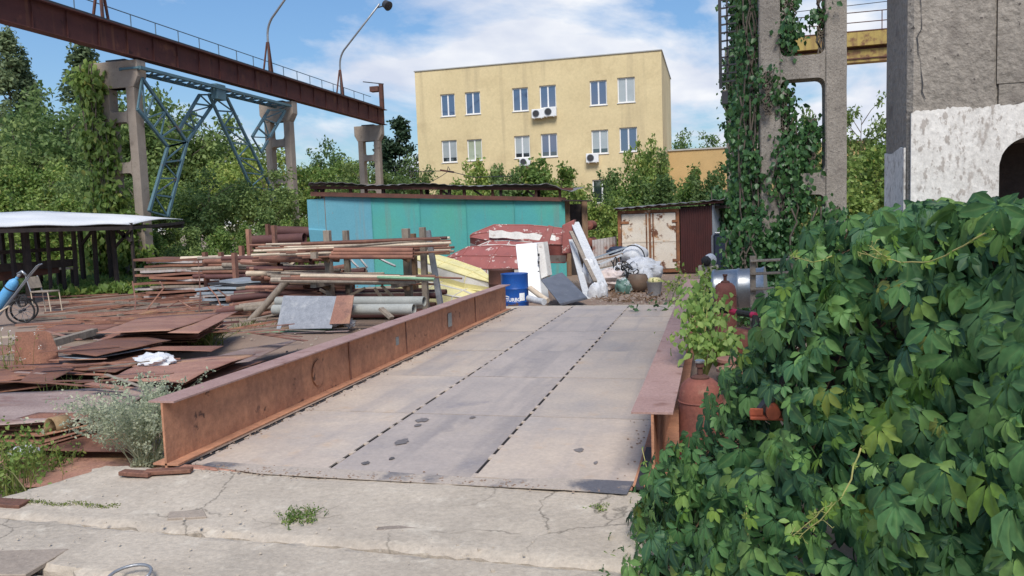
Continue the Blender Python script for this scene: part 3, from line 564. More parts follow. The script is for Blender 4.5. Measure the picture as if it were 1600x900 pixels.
MB().box(bx-.15, bx+.17, Mt[1]-.35, Mt[1]+.35, 7.75, 8.45).build('gusset', 'steel_blue', br, bevel=.01)

# ------------------------------------------------------------------ right runway: girder, ladder, crane bridge behind
rg = thing('runway_girder', 'dark crane runway girder on top of the ivy covered columns', 'girder', (RX+.8, 30, 9.4))
MB().box(RX+.78, RX+.80, 1.5, 53, 9.44, 10.4).build('web', 'girder_rust', rg); MB().box(RX+.57, RX+1.01, 1.5, 53, 9.41, 9.44).build('bottom_flange', 'girder_rust', rg); MB().box(RX+.55, RX+1.03, 1.5, 53, 10.4, 10.43).build('top_flange', 'girder_rust', rg)
ld = thing('ladder', 'black steel ladder hanging beside the ivy covered columns', 'ladder', (.55, 35, 8.3))
Yl = 27.0; xa, xb = DY(1126, 130, Yl)[0], DY(1137, 130, Yl)[0]
zb, zt = DY(1130, 138, Yl)[2], DY(1130, -60, Yl)[2]
MB().bar((xa, Yl, zb), (xa, Yl, zt), .13, .10).build('rail', 'steel_dark', ld); MB().bar((xb, Yl, zb+.3), (xb, Yl, zt), .05, .06).build('rail', 'steel_dark', ld)
MB().box(xa+.03, xa+.22, Yl-.05, Yl+.05, zb-.5, zb-.1).build('end_weight', 'steel_dark', ld)
z = zb+.2; k = 0; r0 = None
while z < zt:
    if r0 is None: r0 = MB().bar((xa, Yl, z), (xb+.28, Yl, z+.03), .05, .05).build('rung', 'steel_dark', ld); z00 = z
    else: c = r0.copy(); col.objects.link(c); c.location = (0, 0, z-z00)
    z += .26
MB().bar((xb+.28, Yl, zt), (RX+.1, 28.2, zt), .06, .06).build('bracket', 'steel_dark', ld)
cb_ = thing('crane_bridge', 'rusty yellow crane bridge with a handrail seen behind the concrete columns', 'crane', (8, 44, 9.8))
Yc = 44.; za_, zb_ = DY(1327, 50, Yc)[2], DY(1327, 97, Yc)[2]; h = za_-zb_; x0, x1 = 2.2, 24.
MB().box(x0, x1, Yc, Yc+.6, zb_+h*.52, za_).build('walkway_beam', 'crane_yellow', cb_); MB().box(x0, x1, Yc+.25, Yc+.9, zb_, zb_+h*.42).build('main_beam', 'crane_yellow', cb_)
MB().box(x0, x1, Yc+.4, Yc+.8, zb_+h*.42, zb_+h*.52).build('web', 'dark_rust', cb_)
MB().box(x0, x1, Yc-.02, Yc+.62, za_-.02, za_+.03).build('walkway_edge', 'dark_rust', cb_); MB().box(x0, x1, Yc+.2, Yc+.95, zb_+h*.1, zb_+h*.14).build('lower_flange', 'dark_rust', cb_)
for z in (.45, .95): MB().tube([(x0, Yc+.05, za_+z), (x1, Yc+.05, za_+z)], .025, 6).build('hand_rail', 'dark_rust', cb_)
for x in np.arange(x0+.2, x1, 2.0): MB().tube([(x, Yc+.05, za_), (x, Yc+.05, za_+.96)], .025, 6).build('rail_post', 'dark_rust', cb_)
for xx in (x0-.3, x1-.3): MB().box(xx, xx+.6, Yc-1.6, Yc+2.4, zb_-.35, zb_).build('end_carriage', 'crane_yellow', cb_)
wr = thing('overhead_wire', 'thin overhead wires crossing the sky above the yellow crane bridge', 'wire', (8, 46, za_+2))
for dz in (1.9, 2.6): MB().tube([(1.5, 46, za_+dz-.25), (13, 46, za_+dz), (26, 46, za_+dz+.1)], .02, 5).build('wire', 'steel_dark', wr)

# ------------------------------------------------------------------ yellow office building
BY = 60.
bl = thing('office_building', 'three storey yellow plastered office building with white windows', 'building', (-13, BY, GZ))
bx0, bx1, bz1 = -22.9, -3.53, 13.77; bdep = 13.
def zx(x, y): p = DY(640+x/3.077, 60+y/3.077, BY); return p[0], p[2]
wins = [(147, 270, 220, 372, 1), (265, 260, 342, 362, 1), (492, 240, 572, 347, 1), (623, 228, 706, 333, 1), (865, 205, 950, 318, 1), (998, 190, 1085, 305, 2),
        (152, 492, 230, 594, 2), (275, 487, 350, 585, 3), (502, 470, 580, 573, 2), (630, 460, 712, 567, 4), (873, 442, 957, 552, 2), (1008, 430, 1096, 542, 1),
        (878, 680, 975, 790, 0), (152, 712, 230, 810, 0), (502, 700, 590, 800, 2), (630, 690, 715, 795, 0)]
holes = []
for a_, b_, c_, d_, k in wins:
    X0, Z1 = zx(a_, b_); X1, Z0 = zx(c_, d_); holes.append((X0, X1, Z0, Z1, k))
bxs = sorted({bx0, bx1, *[h[0] for h in holes], *[h[1] for h in holes]}); bzs = sorted({GZ, bz1, *[h[2] for h in holes], *[h[3] for h in holes]})
wl = MB(); nxs, nzs = len(bxs), len(bzs)
solid = np.ones((nxs-1, nzs-1), bool)
for i in range(nxs-1):
    for j in range(nzs-1):
        cx, cz = (bxs[i]+bxs[i+1])/2, (bzs[j]+bzs[j+1])/2
        if any(h[0] < cx < h[1] and h[2] < cz < h[3] for h in holes): solid[i, j] = False
vid = lambda i, j: j*nxs+i
vs = [(x, BY, z) for z in bzs for x in bxs]; fs = [(vid(i, j), vid(i+1, j), vid(i+1, j+1), vid(i, j+1)) for i in range(nxs-1) for j in range(nzs-1) if solid[i, j]]
wl.add(vs, fs)
for h in holes:
    a_, b_, c_, d_, _ = h; e = .22
    wl.add([(a_, BY, c_), (b_, BY, c_), (b_, BY, d_), (a_, BY, d_), (a_, BY+e, c_), (b_, BY+e, c_), (b_, BY+e, d_), (a_, BY+e, d_)], [(0, 4, 5, 1), (1, 5, 6, 2), (2, 6, 7, 3), (3, 7, 4, 0)])
wl.build('front_wall', 'plaster_yellow', bl)
sw = MB().add([(bx1, BY, GZ), (bx1, BY+bdep, GZ), (bx1, BY+bdep, bz1-.02), (bx1, BY, bz1)], [(0, 1, 2, 3)]).add([(bx0, BY+bdep, GZ), (bx0, BY, GZ), (bx0, BY, bz1), (bx0, BY+bdep, bz1-.02)], [(0, 1, 2, 3)])
sw.add([(bx1, BY+bdep, GZ), (bx0, BY+bdep, GZ), (bx0, BY+bdep, bz1-.02), (bx1, BY+bdep, bz1-.02)], [(0, 1, 2, 3)]); sw.build('side_walls', 'plaster_yellow', bl)
MB().box(bx0+.1, bx1-.1, BY+.1, BY+bdep-.1, bz1-.6, bz1-.5).build('roof', 'coping', bl)
cp = MB(); cp.box(bx0-.06, bx1+.06, BY-.07, BY+.35, bz1, bz1+.07); cp.box(bx1-.3, bx1+.07, BY+.35, BY+bdep, bz1, bz1+.07); cp.box(bx0-.06, bx0+.3, BY+.35, BY+bdep, bz1, bz1+.07); cp.build('parapet_coping', 'coping', bl)
mat('pane_blind', (.40, .44, .45), (.33, .37, .39), scale=.9, rough=.08, bump=0, var=.08, spec=.9)
mat('pane_greenish', (.42, .46, .34), (.33, .38, .28), scale=.9, rough=.08, bump=0, var=.08, spec=.9)
for h in holes:
    a_, b_, c_, d_, k = h; y = BY+.12; fw = .085; f = MB()
    f.box(a_, a_+fw, y, y+.07, c_, d_); f.box(b_-fw, b_, y, y+.07, c_, d_); f.box(a_+fw, b_-fw, y, y+.07, c_, c_+fw); f.box(a_+fw, b_-fw, y, y+.07, d_-fw, d_); m_ = (a_+b_)/2; f.box(m_-.055, m_+.055, y-.004, y+.066, c_+fw, d_-fw)
    wo = f.build('window', 'upvc', bl)
    for (p, q_) in ((a_+fw, m_-.055), (m_+.055, b_-fw)):
        gm = {0: 'glass_dark', 1: 'glass_sky', 2: 'pane_blind', 3: 'pane_greenish', 4: 'glass_sky'}[k]
        if k in (2, 4) and c_ < 9:           # roller blind ends above a dark strip of bare glass
            zz_ = c_+fw+(d_-c_)*.17; MB().box(p, q_, y+.02, y+.04, c_+fw, zz_).build('pane', 'glass_dark', wo); MB().box(p, q_, y+.02, y+.04, zz_, d_-fw).build('blind', gm, wo)
        else: MB().box(p, q_, y+.02, y+.04, c_+fw, d_-fw).build('pane', gm, wo)
    MB().box(a_-.05, b_+.05, BY-.06, y, c_-.05, c_-.004).build('sill', 'upvc', wo)
def ac(x, y, w_, label):
    p = DY(x, y, BY-.2); t = thing('air_conditioner', label, 'air conditioner', (p[0], BY-.2, p[2]), 'outdoor air conditioner units on the yellow wall')
    hw, hh = w_/2, w_*.36; x0, z0 = p[0], p[2]
    MB().box(x0-hw, x0+hw, BY-.45, BY-.1, z0-hh, z0+hh).build('casing', 'upvc', t, bevel=.02)
    MB().lathe((x0-hw*.28, BY-.452, z0), [(hh*.82, -.004), (hh*.82, .02), (hh*.7, .02), (hh*.7, .004)], 20, axis=(0, -1, 0)).build('fan_ring', 'steel_grey', t)
    MB().lathe((x0-hw*.28, BY-.455, z0), [(hh*.68, 0), (hh*.68, .012)], 20, axis=(0, -1, 0)).build('fan', 'steel_dark', t)
    a = MB()
    for s in (-.6, .6): a.bar((x0+s*hw, BY-.45, z0-hh-.03), (x0+s*hw, BY-.003, z0-hh-.03), .04, .05)
    a.build('bracket', 'upvc', t)
ac(841, 178, .95, 'air conditioner with grey fan, left of the pair under a top floor window')
ac(860, 175, .98, 'air conditioner with dark fan, right of the pair under a top floor window')
ac(821, 253, .85, 'air conditioner under the middle floor window left of centre')
ac(926, 247, .95, 'air conditioner under the middle floor window nearest the right corner')
an = thing('annex_building', 'low orange yellow annex behind the right corner of the office building', 'building', (4, 66, GZ))
p0, p1 = DY(1052, 237, 66), DY(1142, 231, 66)
MB().box(p0[0]-1, 12, 66, 74, GZ, p1[2]).build('wall', 'plaster_annex', an); MB().box(p0[0]-1.05, 12.05, 65.9, 74.1, p1[2], p1[2]+.12).build('coping', 'coping', an)
rv = MB()
for x in (696, 712): p = DY(x, 97, BY+5); rv.box(p[0]-.25, p[0]+.25, BY+5, BY+5.5, bz1-.5, bz1+.35)
tag(rv.build('roof_vent', 'coping'), 'small roof vents showing above the parapet of the yellow building', 'vent')

# ------------------------------------------------------------------ turquoise shed
sh = thing('shed', 'long turquoise sheet metal shed with an open timber gap under its slate roof', 'shed', (-8, 24, GZ))
SA, SB = (22.4, 508.), (26.2, 882.)         # depth and sighting of both wall ends
def shp(px, z=None, py=None, off=0.):
    t = (px-508)/(882-508); Y = 22.4+(26.2-22.4)*t+off; p = DY(px, py if py else 320, Y); return V(p[0], p[1], p[2] if z is None else z)
def ztop(px): return shp(px, py=306+ (px-508)*.022)[2]
edges = [508, 580, 655, 728, 803, 882]
sdir = nrm(shp(882, 0)-shp(508, 0)); snrm = V(sdir[1], -sdir[0], 0)
for i in range(5):
    a, b = shp(edges[i], 0), shp(edges[i+1], 0); za, zb = ztop(edges[i]), ztop(edges[i+1]); n = 8; vs = []; fs = []
    for j in range(5):
        for k in range(n+1):
            p = a*(1-k/n)+b*k/n; p = p-sdir*0; z = GZ+(za*(1-k/n)+zb*k/n-GZ)*j/4; p = p+snrm*(.012*(i % 2)+.002*hsh(k*.7+i, j*1.3)); vs.append((p[0]+sdir[0]*(.012 if k == n else 0), p[1], z))
    for j in range(4):
        for k in range(n): q_ = j*(n+1)+k; fs.append((q_, q_+1, q_+n+2, q_+n+1))
    MB().add(vs, fs).build('wall_panel', 'turquoise_blue' if i == 0 else 'turquoise', sh).modifiers.new('t', 'SOLIDIFY').thickness = .01
for px in edges[1:-1]:
    p = shp(px, 0); MB().bar(p+snrm*.03+V(0, 0, GZ), p+snrm*.03+V(0, 0, ztop(px)), .012, .05, up=snrm).build('cover_strip', 'turquoise', sh)
a = MB(); p, q_ = shp(480, 0), shp(507, 0); zt = ztop(490)-.1
a.add([tuple(p+V(0, 0, zt-.9)), tuple(q_+V(0, 0, zt-.95)), tuple(q_+V(0, 0, zt)), tuple(p+V(0, 0, zt-.02)), tuple(p+V(.08, .0, zt-1.9)), tuple(q_+V(0, .0, zt-1.9)), tuple(p+snrm*.12+V(0, 0, zt-.95)), tuple(q_+snrm*.12+V(0, 0, zt-1.0))], [(0, 1, 2, 3), (4, 5, 7, 6), (6, 7, 1, 0)])
a.build('torn_panel', 'turquoise_blue', sh, label='bent blue sheet hanging loose at the shed corner').modifiers.new('t', 'SOLIDIFY').thickness = .008
back = V(-snrm[0], -snrm[1], 0)*3.0
def zr(px): return shp(px, py=289+(px-485)*.009)[2]
rp = [495, 549, 573, 600, 659, 690, 703, 726, 770, 783, 838, 875]
rl = MB(); rl.bar(shp(486, ztop(490)+.05)+snrm*.06, shp(884, ztop(882)+.05)+snrm*.06, .07, .13); rl.build('eaves_rail', 'dark_rust', sh)
rl = MB(); rl.bar(shp(486, zr(486)-.08)+snrm*.06, shp(895, zr(895)-.06)+snrm*.06, .07, .09); rl.build('roof_rail', 'dark_rust', sh)
for i, px in enumerate(rp):
    wd = .13 if i in (3, 6, 7) else .07
    MB().bar(shp(px, ztop(px)+.08)+snrm*.02, shp(px, zr(px)-.08)+snrm*.02, wd, .08).build('strut', 'dark_rust' if i % 3 else 'dark_timber', sh)
for px in (703, 755, 838): MB().bar(shp(px, ztop(px)+.1), shp(px-14, zr(px)-.1), .06, .06).build('brace', 'dark_timber', sh)
# corrugated slate roof, uneven, its front edge lifting here and there
n = 90; vs = []; fs = []; rows = 7
for j in range(rows):
    for k in range(n):
        px = 484+(908-484)*k/(n-1); p = shp(px, zr(px)+.03)+snrm*.32+back*1.25*j/(rows-1); z = p[2]+.018*math.sin(k*1.9)+.025*hsh(k*.12, j*.4)+(.03*math.sin(k*.21)*max(0, 1-j/2))+.13*j/(rows-1)
        if k > 74: z += .10*math.sin((k-74)*.45)*max(0, 1-j/3)-.02*(k-74)*.2
        vs.append((p[0], p[1], z))
for j in range(rows-1):
    for k in range(n-1): q_ = j*n+k; fs.append((q_, q_+1, q_+n+1, q_+n))
MB().add(vs, fs).build('roof', 'roof_slate', sh, smooth=True).modifiers.new('t', 'SOLIDIFY').thickness = .012
for s in (508, 690, 882):
    b = shp(s, 0)+back; MB().bar((b[0], b[1], GZ), (b[0], b[1], zr(s)+.10), .12, .12).build('rear_post', 'dark_timber', sh)
b0, b1 = shp(508, 0)+back, shp(882, 0)+back; MB().prism([(b0[0], b0[1], GZ), (b1[0], b1[1], GZ), (b1[0], b1[1], ztop(882)-.25), (b0[0], b0[1], ztop(508)-.25)], tuple(back*.005)).build('rear_wall', 'dark_timber', sh)
a = shp(508, 0); MB().prism([(a[0], a[1], GZ), (b0[0], b0[1], GZ), (b0[0], b0[1], ztop(508)), (a[0], a[1], ztop(508))], tuple(-sdir*.02)).build('end_wall', 'wood_brown', sh)
for px, wd, m_ in ((886, .18, 'wood_brown'), (913, .20, 'wood_brown')):      # weathered boards on the shed's open end
    b = shp(px, 0, off=.25); MB().bar((b[0], b[1], GZ), (b[0], b[1], ztop(882)), wd, .06, up=snrm).build('end_board', m_, sh, bevel=.008)
b = shp(899, 0, off=.5); MB().bar((b[0], b[1], GZ), (b[0], b[1], ztop(882)-.1), .45, .05, up=snrm).build('end_board', 'dark_timber', sh)
MB().bar(shp(876, ztop(882)+.02)+snrm*.1, shp(922, ztop(882)-.02)+snrm*.1, .3, .04, up=(0, 0, 1)).build('end_roof', 'dark_timber', sh)

# ------------------------------------------------------------------ open shelter at the far left
st = thing('shelter', 'open shelter with a white sheet roof and dark timber posts', 'shelter', (-26, 25, GZ))
A, B_, C_, D_, E_ = DY(-90, 356, 16.5), DY(205, 351, 22.6), DY(286, 343, 26.2), DY(92, 331, 25), DY(-90, 334, 20)
rf = MB(); n = 14; vs = []; fs = []
for j in range(7):
    v = j/6
    for k in range(n+1):
        u = k/n; f = A*(1-u)+B_*u; bk = (E_*(1-u/.62)+D_*u/.62) if u < .62 else (D_*(1-(u-.62)/.38)+C_*(u-.62)/.38)
        p = f*(1-v)+bk*v; p = p+V(0, 0, .10*math.sin(v*math.pi)+.02*math.sin(u*17)); vs.append(tuple(p))
for j in range(6):
    for k in range(n): q_ = j*(n+1)+k; fs.append((q_, q_+1, q_+n+2, q_+n+1))
rf.add(vs, fs).build('roof', 'roof_white', st, smooth=True).modifiers.new('t', 'SOLIDIFY').thickness = -.035
MB().bar(A+V(0, 0, -.12), B_+V(0, 0, -.11), .1, .12).build('front_beam', 'dark_timber', st)
MB().bar(E_+V(0, 0, -.45), C_+V(0, 0, -.25), .1, .14).build('rear_beam', 'dark_timber', st)
MB().bar(B_+V(0, 0, -.12), C_+V(0, 0, -.12), .1, .1).build('side_beam', 'dark_timber', st)
for px, Y, wd in ((-20, 18, .1), (20, 19, .1), (42, 19.3, .16), (75, 20.5, .08), (97, 21, .09), (116, 21.5, .1), (148, 22, .11), (180, 22.5, .11), (208, 22.6, .08)):
    b = DY(px, 400, Y); MB().bar((b[0], b[1], GZ), (b[0]+random.uniform(-.06, .06), b[1], 2.05), wd, wd).build('post', 'dark_timber', st)
for px, Y in ((5, 22), (60, 23), (128, 24), (172, 25)): b = DY(px, 400, Y); MB().bar((b[0], b[1], GZ), (b[0], b[1], 2.3), .13, .13).build('rear_post', 'dark_timber', st)
for (xa, ya, xb, yb) in ((128, 382, 143, 362), (180, 386, 205, 358), (196, 372, 184, 360), (205, 378, 190, 362)): MB().bar(DY(xa, ya, 22.5), DY(xb, yb, 22.5), .08, .08).build('knee_brace', 'dark_timber', st)
for (ya, yb) in ((396, 388), (421, 410)): MB().bar(DY(-30, ya, 19.3), DY(118, yb, 21.6), .06, .25 if ya == 421 else .12).build('rail_board', 'dark_timber', st)
MB().bar(DY(-30, 436, 19.6), DY(92, 419, 21.2), .06, .3).build('rail_board', 'dark_rust', st)
bn = thing('work_bench', 'pale topped wooden bench under the shelter beside its posts', 'bench', G(104, 440))
p = DY(103, 418, 22.5); MB().box(p[0]-.35, p[0]+.35, p[1]-.2, p[1]+.2, p[2]-.06, p[2]).build('top', 'pipe_cream', bn)
for s in (-.3, .3): MB().box(p[0]+s-.04, p[0]+s+.04, p[1]-.1, p[1]+.1, GZ, p[2]-.06).build('leg', 'dark_timber', bn)

# ------------------------------------------------------------------ rusty container store beyond the deck
CY = 26.6
ct = thing('container', 'white steel container with rusty double doors beyond the deck', 'container', (-2, CY, GZ))
cx0, cx1 = DY(966, 380, CY)[0], DY(1062, 380, CY)[0]; cz0, cz1 = GZ+.06, DY(1010, 328, CY)[2]
MB().box(cx0, cx1, CY+.06, CY+2.6, cz0, cz1).build('body', 'container_rust', ct)
dxm = DY(1015, 380, CY)[0]
for i, (a, b) in enumerate(((cx0+.13, dxm-.02), (dxm+.05, cx1-.12))):
    d = MB().box(a, b, CY, CY+.05, cz0+.12, cz1-.12).build('door', 'container_white', ct, bevel=.012)
    m = MB(); m.box(a+.0, b, CY-.012, CY-.002, (cz0+cz1)/2-.03, (cz0+cz1)/2+.03); m.build('door_rib', 'container_white', d)
    for z in (cz0+.35, cz1-.45):
        xh = a-.05 if i == 0 else b-.12
        MB().box(xh, xh+.3*(1 if i == 0 else .6), CY-.03, CY-.003, z, z+.09).build('hinge', 'container_rust', d, bevel=.01)
    MB().tube([((b-.07) if i == 0 else (a+.08), CY-.03, cz0+.13), ((b-.07) if i == 0 else (a+.08), CY-.03, cz1-.13)], .022, 8).build('lock_bar', 'container_rust', d)
fr = MB(); fr.box(cx0, cx0+.11, CY-.01, CY+.06, cz0, cz1); fr.box(cx1-.10, cx1, CY-.01, CY+.06, cz0, cz1); fr.box(cx0+.11, cx1-.10, CY-.01, CY+.06, cz1-.10, cz1); fr.box(cx0+.11, cx1-.10, CY-.01, CY+.06, cz0, cz0+.10); fr.box(dxm-.015, dxm+.045, CY-.005, CY+.06, cz0+.1, cz1-.1)
fr.build('door_frame', 'container_rust', ct)
MB().box(cx0-.05, cx1, CY+.1, CY+.3, GZ-.1, cz0).build('skid', 'steel_dark', ct)
lt = thing('lean_to', 'lean-to of dark brown profiled sheets beside the white container', 'shed', (0, CY, GZ))
def profile(pa, pb, z0, z1a, z1b, m_, parent, n=14, dep=.03):
    pa, pb = V(*pa, 0), V(*pb, 0); d = nrm(pb-pa); s = V(d[1], -d[0], 0); vs = []; fs = []; K = n*4
    for k in range(K+1):
        t = k/K; p = pa*(1-t)+pb*t+s*(dep if (k % 4) in (1, 2) else 0); vs += [(p[0], p[1], z0), (p[0], p[1], z1a*(1-t)+z1b*t)]
    fs = [(2*k, 2*k+2, 2*k+3, 2*k+1) for k in range(K)]
    o = MB().add(vs, fs).build('wall_sheet', m_, parent); o.modifiers.new('t', 'SOLIDIFY').thickness = .003; return o
lx0, lx1, lx2 = cx1+.03, DY(1113, 380, CY)[0], DY(1130, 380, CY+1.2)[0]
zl = DY(1090, 322, CY)[2]
profile((lx0, CY), (lx1, CY), GZ+.03, zl-.06, zl+.02, 'profile_brown', lt); profile((lx1+.01, CY), (lx2, CY+1.4), GZ+.03, zl+.02, zl+.05, 'profile_grey', lt, 9)
rl = MB(); n = 40; vs = []; fs = []
for j in range(2):
    for k in range(n):
        x = cx0-.1+(lx2+.25-cx0)*k/(n-1); vs.append((x, CY-.3+j*3.2, cz1+.08+(zl+.12-cz1)*k/(n-1)+.02*math.sin(k*1.7)+.05*j))
fs = [(k, k+1, n+k+1, n+k) for k in range(n-1)]; rl.add(vs, fs).build('roof_sheet', 'roof_slate', lt).modifiers.new('t', 'SOLIDIFY').thickness = .02
MB().bar((cx0-.05, CY-.15, cz1+.04), (lx2, CY-.15, zl+.1), .08, .06).build('roof_batten', 'dark_rust', lt)
MB().box(lx0, lx2+.2, CY+.2, CY+2.8, zl-.1, zl).build('ceiling_board', 'dark_timber', lt); MB().box(lx2, lx2+.05, CY+1.4, CY+2.8, GZ, zl-.1).build('side_wall', 'profile_grey', lt)
for x in (lx1-.05,): MB().box(x-.05, x+.05, CY+.05, CY+.15, GZ, zl-.1).build('post', 'dark_timber', lt)

# ------------------------------------------------------------------ scrap steel sheets on the left
def quadsheet(label, pts, zs, m_='sheet_rust', thick=.007, cat='steel sheet', group=None, wav=.012, name='steel_sheet', n=10):
    zs = zs if hasattr(zs, '__len__') else [zs]*4
    c = [G(x, y, z) for (x, y), z in zip(pts, zs)]; vs = []; fs = []; s = random.random()*20
    for j in range(n+1):
        for k in range(n+1):
            u, v = k/n, j/n; p = (c[0]*(1-u)+c[1]*u)*(1-v)+(c[3]*(1-u)+c[2]*u)*v; p = p+V(0, 0, wav*hsh(p[0]*.9+s, p[1]*1.1+s)); vs.append(tuple(p))
    for j in range(n):
        for k in range(n): q_ = j*(n+1)+k; fs.append((q_, q_+1, q_+n+2, q_+n+1))
    o = MB().add(vs, fs).build(name, m_, smooth=True); md = o.modifiers.new('t', 'SOLIDIFY'); md.thickness = thick; md.offset = -1
    return tag(o, label, cat, group)
SG = 'rusty steel sheets scattered left of the weighbridge'
Q = quadsheet
def under(what, pts, ztop, n):              # the stack that a raised sheet rests on
    zs_ = np.linspace(GZ+.03, ztop-.03, n)
    for k, z in enumerate(zs_):
        p4 = []
        for i, (x, y) in enumerate(pts):
            a_ = G(x, y, ztop); p4.append(a_)
        c_ = sum(p4)/4; p4 = [c_+(p-c_)*random.uniform(.86, 1.0)+V(random.uniform(-.10, .10), random.uniform(-.06, .10), 0) for p in p4]; vs = []; fs = []; n_ = 6; sd_ = random.random()*9
        for j in range(n_+1):
            for i in range(n_+1): u, v = i/n_, j/n_; p = (p4[0]*(1-u)+p4[1]*u)*(1-v)+(p4[3]*(1-u)+p4[2]*u)*v; vs.append((p[0], p[1], z+.006*hsh(p[0]+sd_, p[1])))
        for j in range(n_):
            for i in range(n_): q_ = j*(n_+1)+i; fs.append((q_, q_+1, q_+n_+2, q_+n_+1))
        o = MB().add(vs, fs).build('steel_sheet', random.choice(['sheet_rust', 'sheet_rust', 'sheet_pale', 'sheet_grey'])); md = o.modifiers.new('t', 'SOLIDIFY'); md.thickness = .012; md.offset = -1
        tag(o, 'rusty sheet %s from the ground under the %s' % (NUM[k], what), 'steel sheet', SG)
NUM = 'one two three four five six seven eight nine ten eleven twelve'.split()
NUM2 = 'one two three four five six seven eight nine ten eleven twelve thirteen fourteen fifteen sixteen seventeen eighteen nineteen twenty twenty-one twenty-two twenty-three twenty-four twenty-five twenty-six twenty-seven twenty-eight'.split()
def stick(label, p, q_, a_, b_, m_, name='bar', cat='bar', group=None): return tag(MB().bar(p, q_, a_, b_).build(name, m_), label, cat, group)
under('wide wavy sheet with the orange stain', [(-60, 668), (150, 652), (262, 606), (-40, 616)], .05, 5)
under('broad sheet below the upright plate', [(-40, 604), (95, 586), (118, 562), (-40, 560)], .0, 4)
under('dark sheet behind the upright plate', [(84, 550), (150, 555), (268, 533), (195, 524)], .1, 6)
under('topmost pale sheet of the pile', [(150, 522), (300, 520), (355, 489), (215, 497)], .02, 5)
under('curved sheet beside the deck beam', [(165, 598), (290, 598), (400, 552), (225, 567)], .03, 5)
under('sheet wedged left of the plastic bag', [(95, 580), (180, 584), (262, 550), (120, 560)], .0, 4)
Q('flat pinkish rusty sheet lying lowest beside the concrete edge', [(40, 760), (268, 748), (250, 694), (-10, 712)], -.20, 'sheet_pale')
Q('rusty sheet with a pointed corner propped above the lowest sheet', [(62, 703), (212, 706), (262, 640), (160, 658)], [-.12, -.12, .0, .0], 'sheet_rust')
for k in range(5): Q('thin dark plate %s from below in the bent stack by the bottom left weeds' % NUM[k], [(-30, 694-k*7), (62, 699-k*9), (170, 664-k*4), (60, 655-k*3)], [-.1+.04*k, -.1+.04*k, .0+.03*k, .0+.03*k], 'sheet_rust', group='bent plates stacked by the weeds', wav=.02)
Q('wide wavy rusty sheet with an orange stain above the bent plates', [(-60, 668), (150, 652), (262, 606), (-40, 616)], [.10, .10, .05, .05], 'sheet_grey', wav=.03)
Q('broad rust sheet below the upright cut plate', [(-40, 604), (95, 586), (118, 562), (-40, 560)], .0, 'sheet_rust', wav=.02)
Q('short rust sheet with a bent edge overhanging the grass', [(30, 598), (70, 600), (118, 576), (60, 574)], .06, 'sheet_rust', wav=.02)
Q('narrow rust sheet right of the upright cut plate', [(92, 585), (170, 587), (200, 566), (100, 562)], .0, 'sheet_rust')
Q('rust sheet wedged left of the white plastic bag', [(105, 577), (180, 582), (262, 548), (150, 560)], .03, 'sheet_rust')
Q('pale grey strip of sheet lying between two rusty sheets', [(88, 556), (140, 562), (235, 543), (160, 549)], .10, 'sheet_blue')
Q('dark rusty sheet in the middle of the pile behind the upright plate', [(84, 550), (150, 555), (268, 533), (195, 524)], [.16, .16, .12, .12], 'sheet_rust', wav=.02)
Q('thin rusty strip resting on the pile right of the dark sheet', [(218, 545), (330, 549), (350, 540), (250, 540)], .1, 'sheet_rust')
Q('large pale rust sheet on top of the pile, pointed towards the yard', [(150, 522), (265, 517), (345, 489), (215, 497)], [.22, .22, .2, .2], 'sheet_pale', wav=.02)
Q('rust sheet on the right flank of the topmost sheet', [(262, 521), (310, 521), (372, 487), (340, 490)], [.2, .2, .18, .18], 'sheet_pale', wav=.02)
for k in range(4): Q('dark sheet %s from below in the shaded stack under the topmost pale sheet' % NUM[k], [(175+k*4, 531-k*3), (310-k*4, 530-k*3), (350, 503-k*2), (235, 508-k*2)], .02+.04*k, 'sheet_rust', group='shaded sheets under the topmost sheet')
Q('large curved rust sheet with an orange streak beside the deck beam', [(165, 598), (290, 598), (400, 552), (225, 567)], [.05, .08, .06, .05], 'sheet_pale', wav=.035)
Q('rust sheet tucked under the curved sheet along the beam', [(180, 612), (300, 606), (415, 561), (300, 575)], -.05, 'sheet_rust', wav=.02)
Q('long sheet with a faded blue end lying along the deck beam', [(300, 566), (372, 572), (470, 528), (385, 545)], [-.1, -.08, -.1, -.1], 'sheet_grey', wav=.02)
Q('dark sheet half hidden behind the left beam near its front end', [(255, 622), (320, 604), (390, 574), (300, 590)], -.12, 'sheet_rust')
Q('thin rusty sheet lying flat in front of the bar stacks', [(60, 520), (160, 516), (190, 506), (90, 508)], -.1, 'sheet_rust')
Q('small rust offcut near the pale lath at the left edge', [(-20, 556), (40, 548), (60, 536), (-10, 540)], .02, 'sheet_rust')
for k, x in enumerate(sorted(random.uniform(0, 420) for _ in range(28))):     # narrow strips thrown over the sheet pile
    y = random.uniform(505, 600)
    if y > 660-.32*x: y = 520
    a_ = G(x, y, random.uniform(.05, .2)); an = random.uniform(-.5, .9); l_ = random.uniform(.5, 1.6)
    stick('narrow strip over the sheet pile, left end number %s from the left edge' % NUM2[k], a_, a_+V(l_*math.cos(an), l_*math.sin(an), random.uniform(-.06, .06)), random.uniform(.03, .09), .008, random.choice(['sheet_rust', 'sheet_pale', 'sheet_grey', 'pipe_rust', 'wood_grey']), 'steel_strip', 'steel strip', 'narrow strips over the sheet pile')
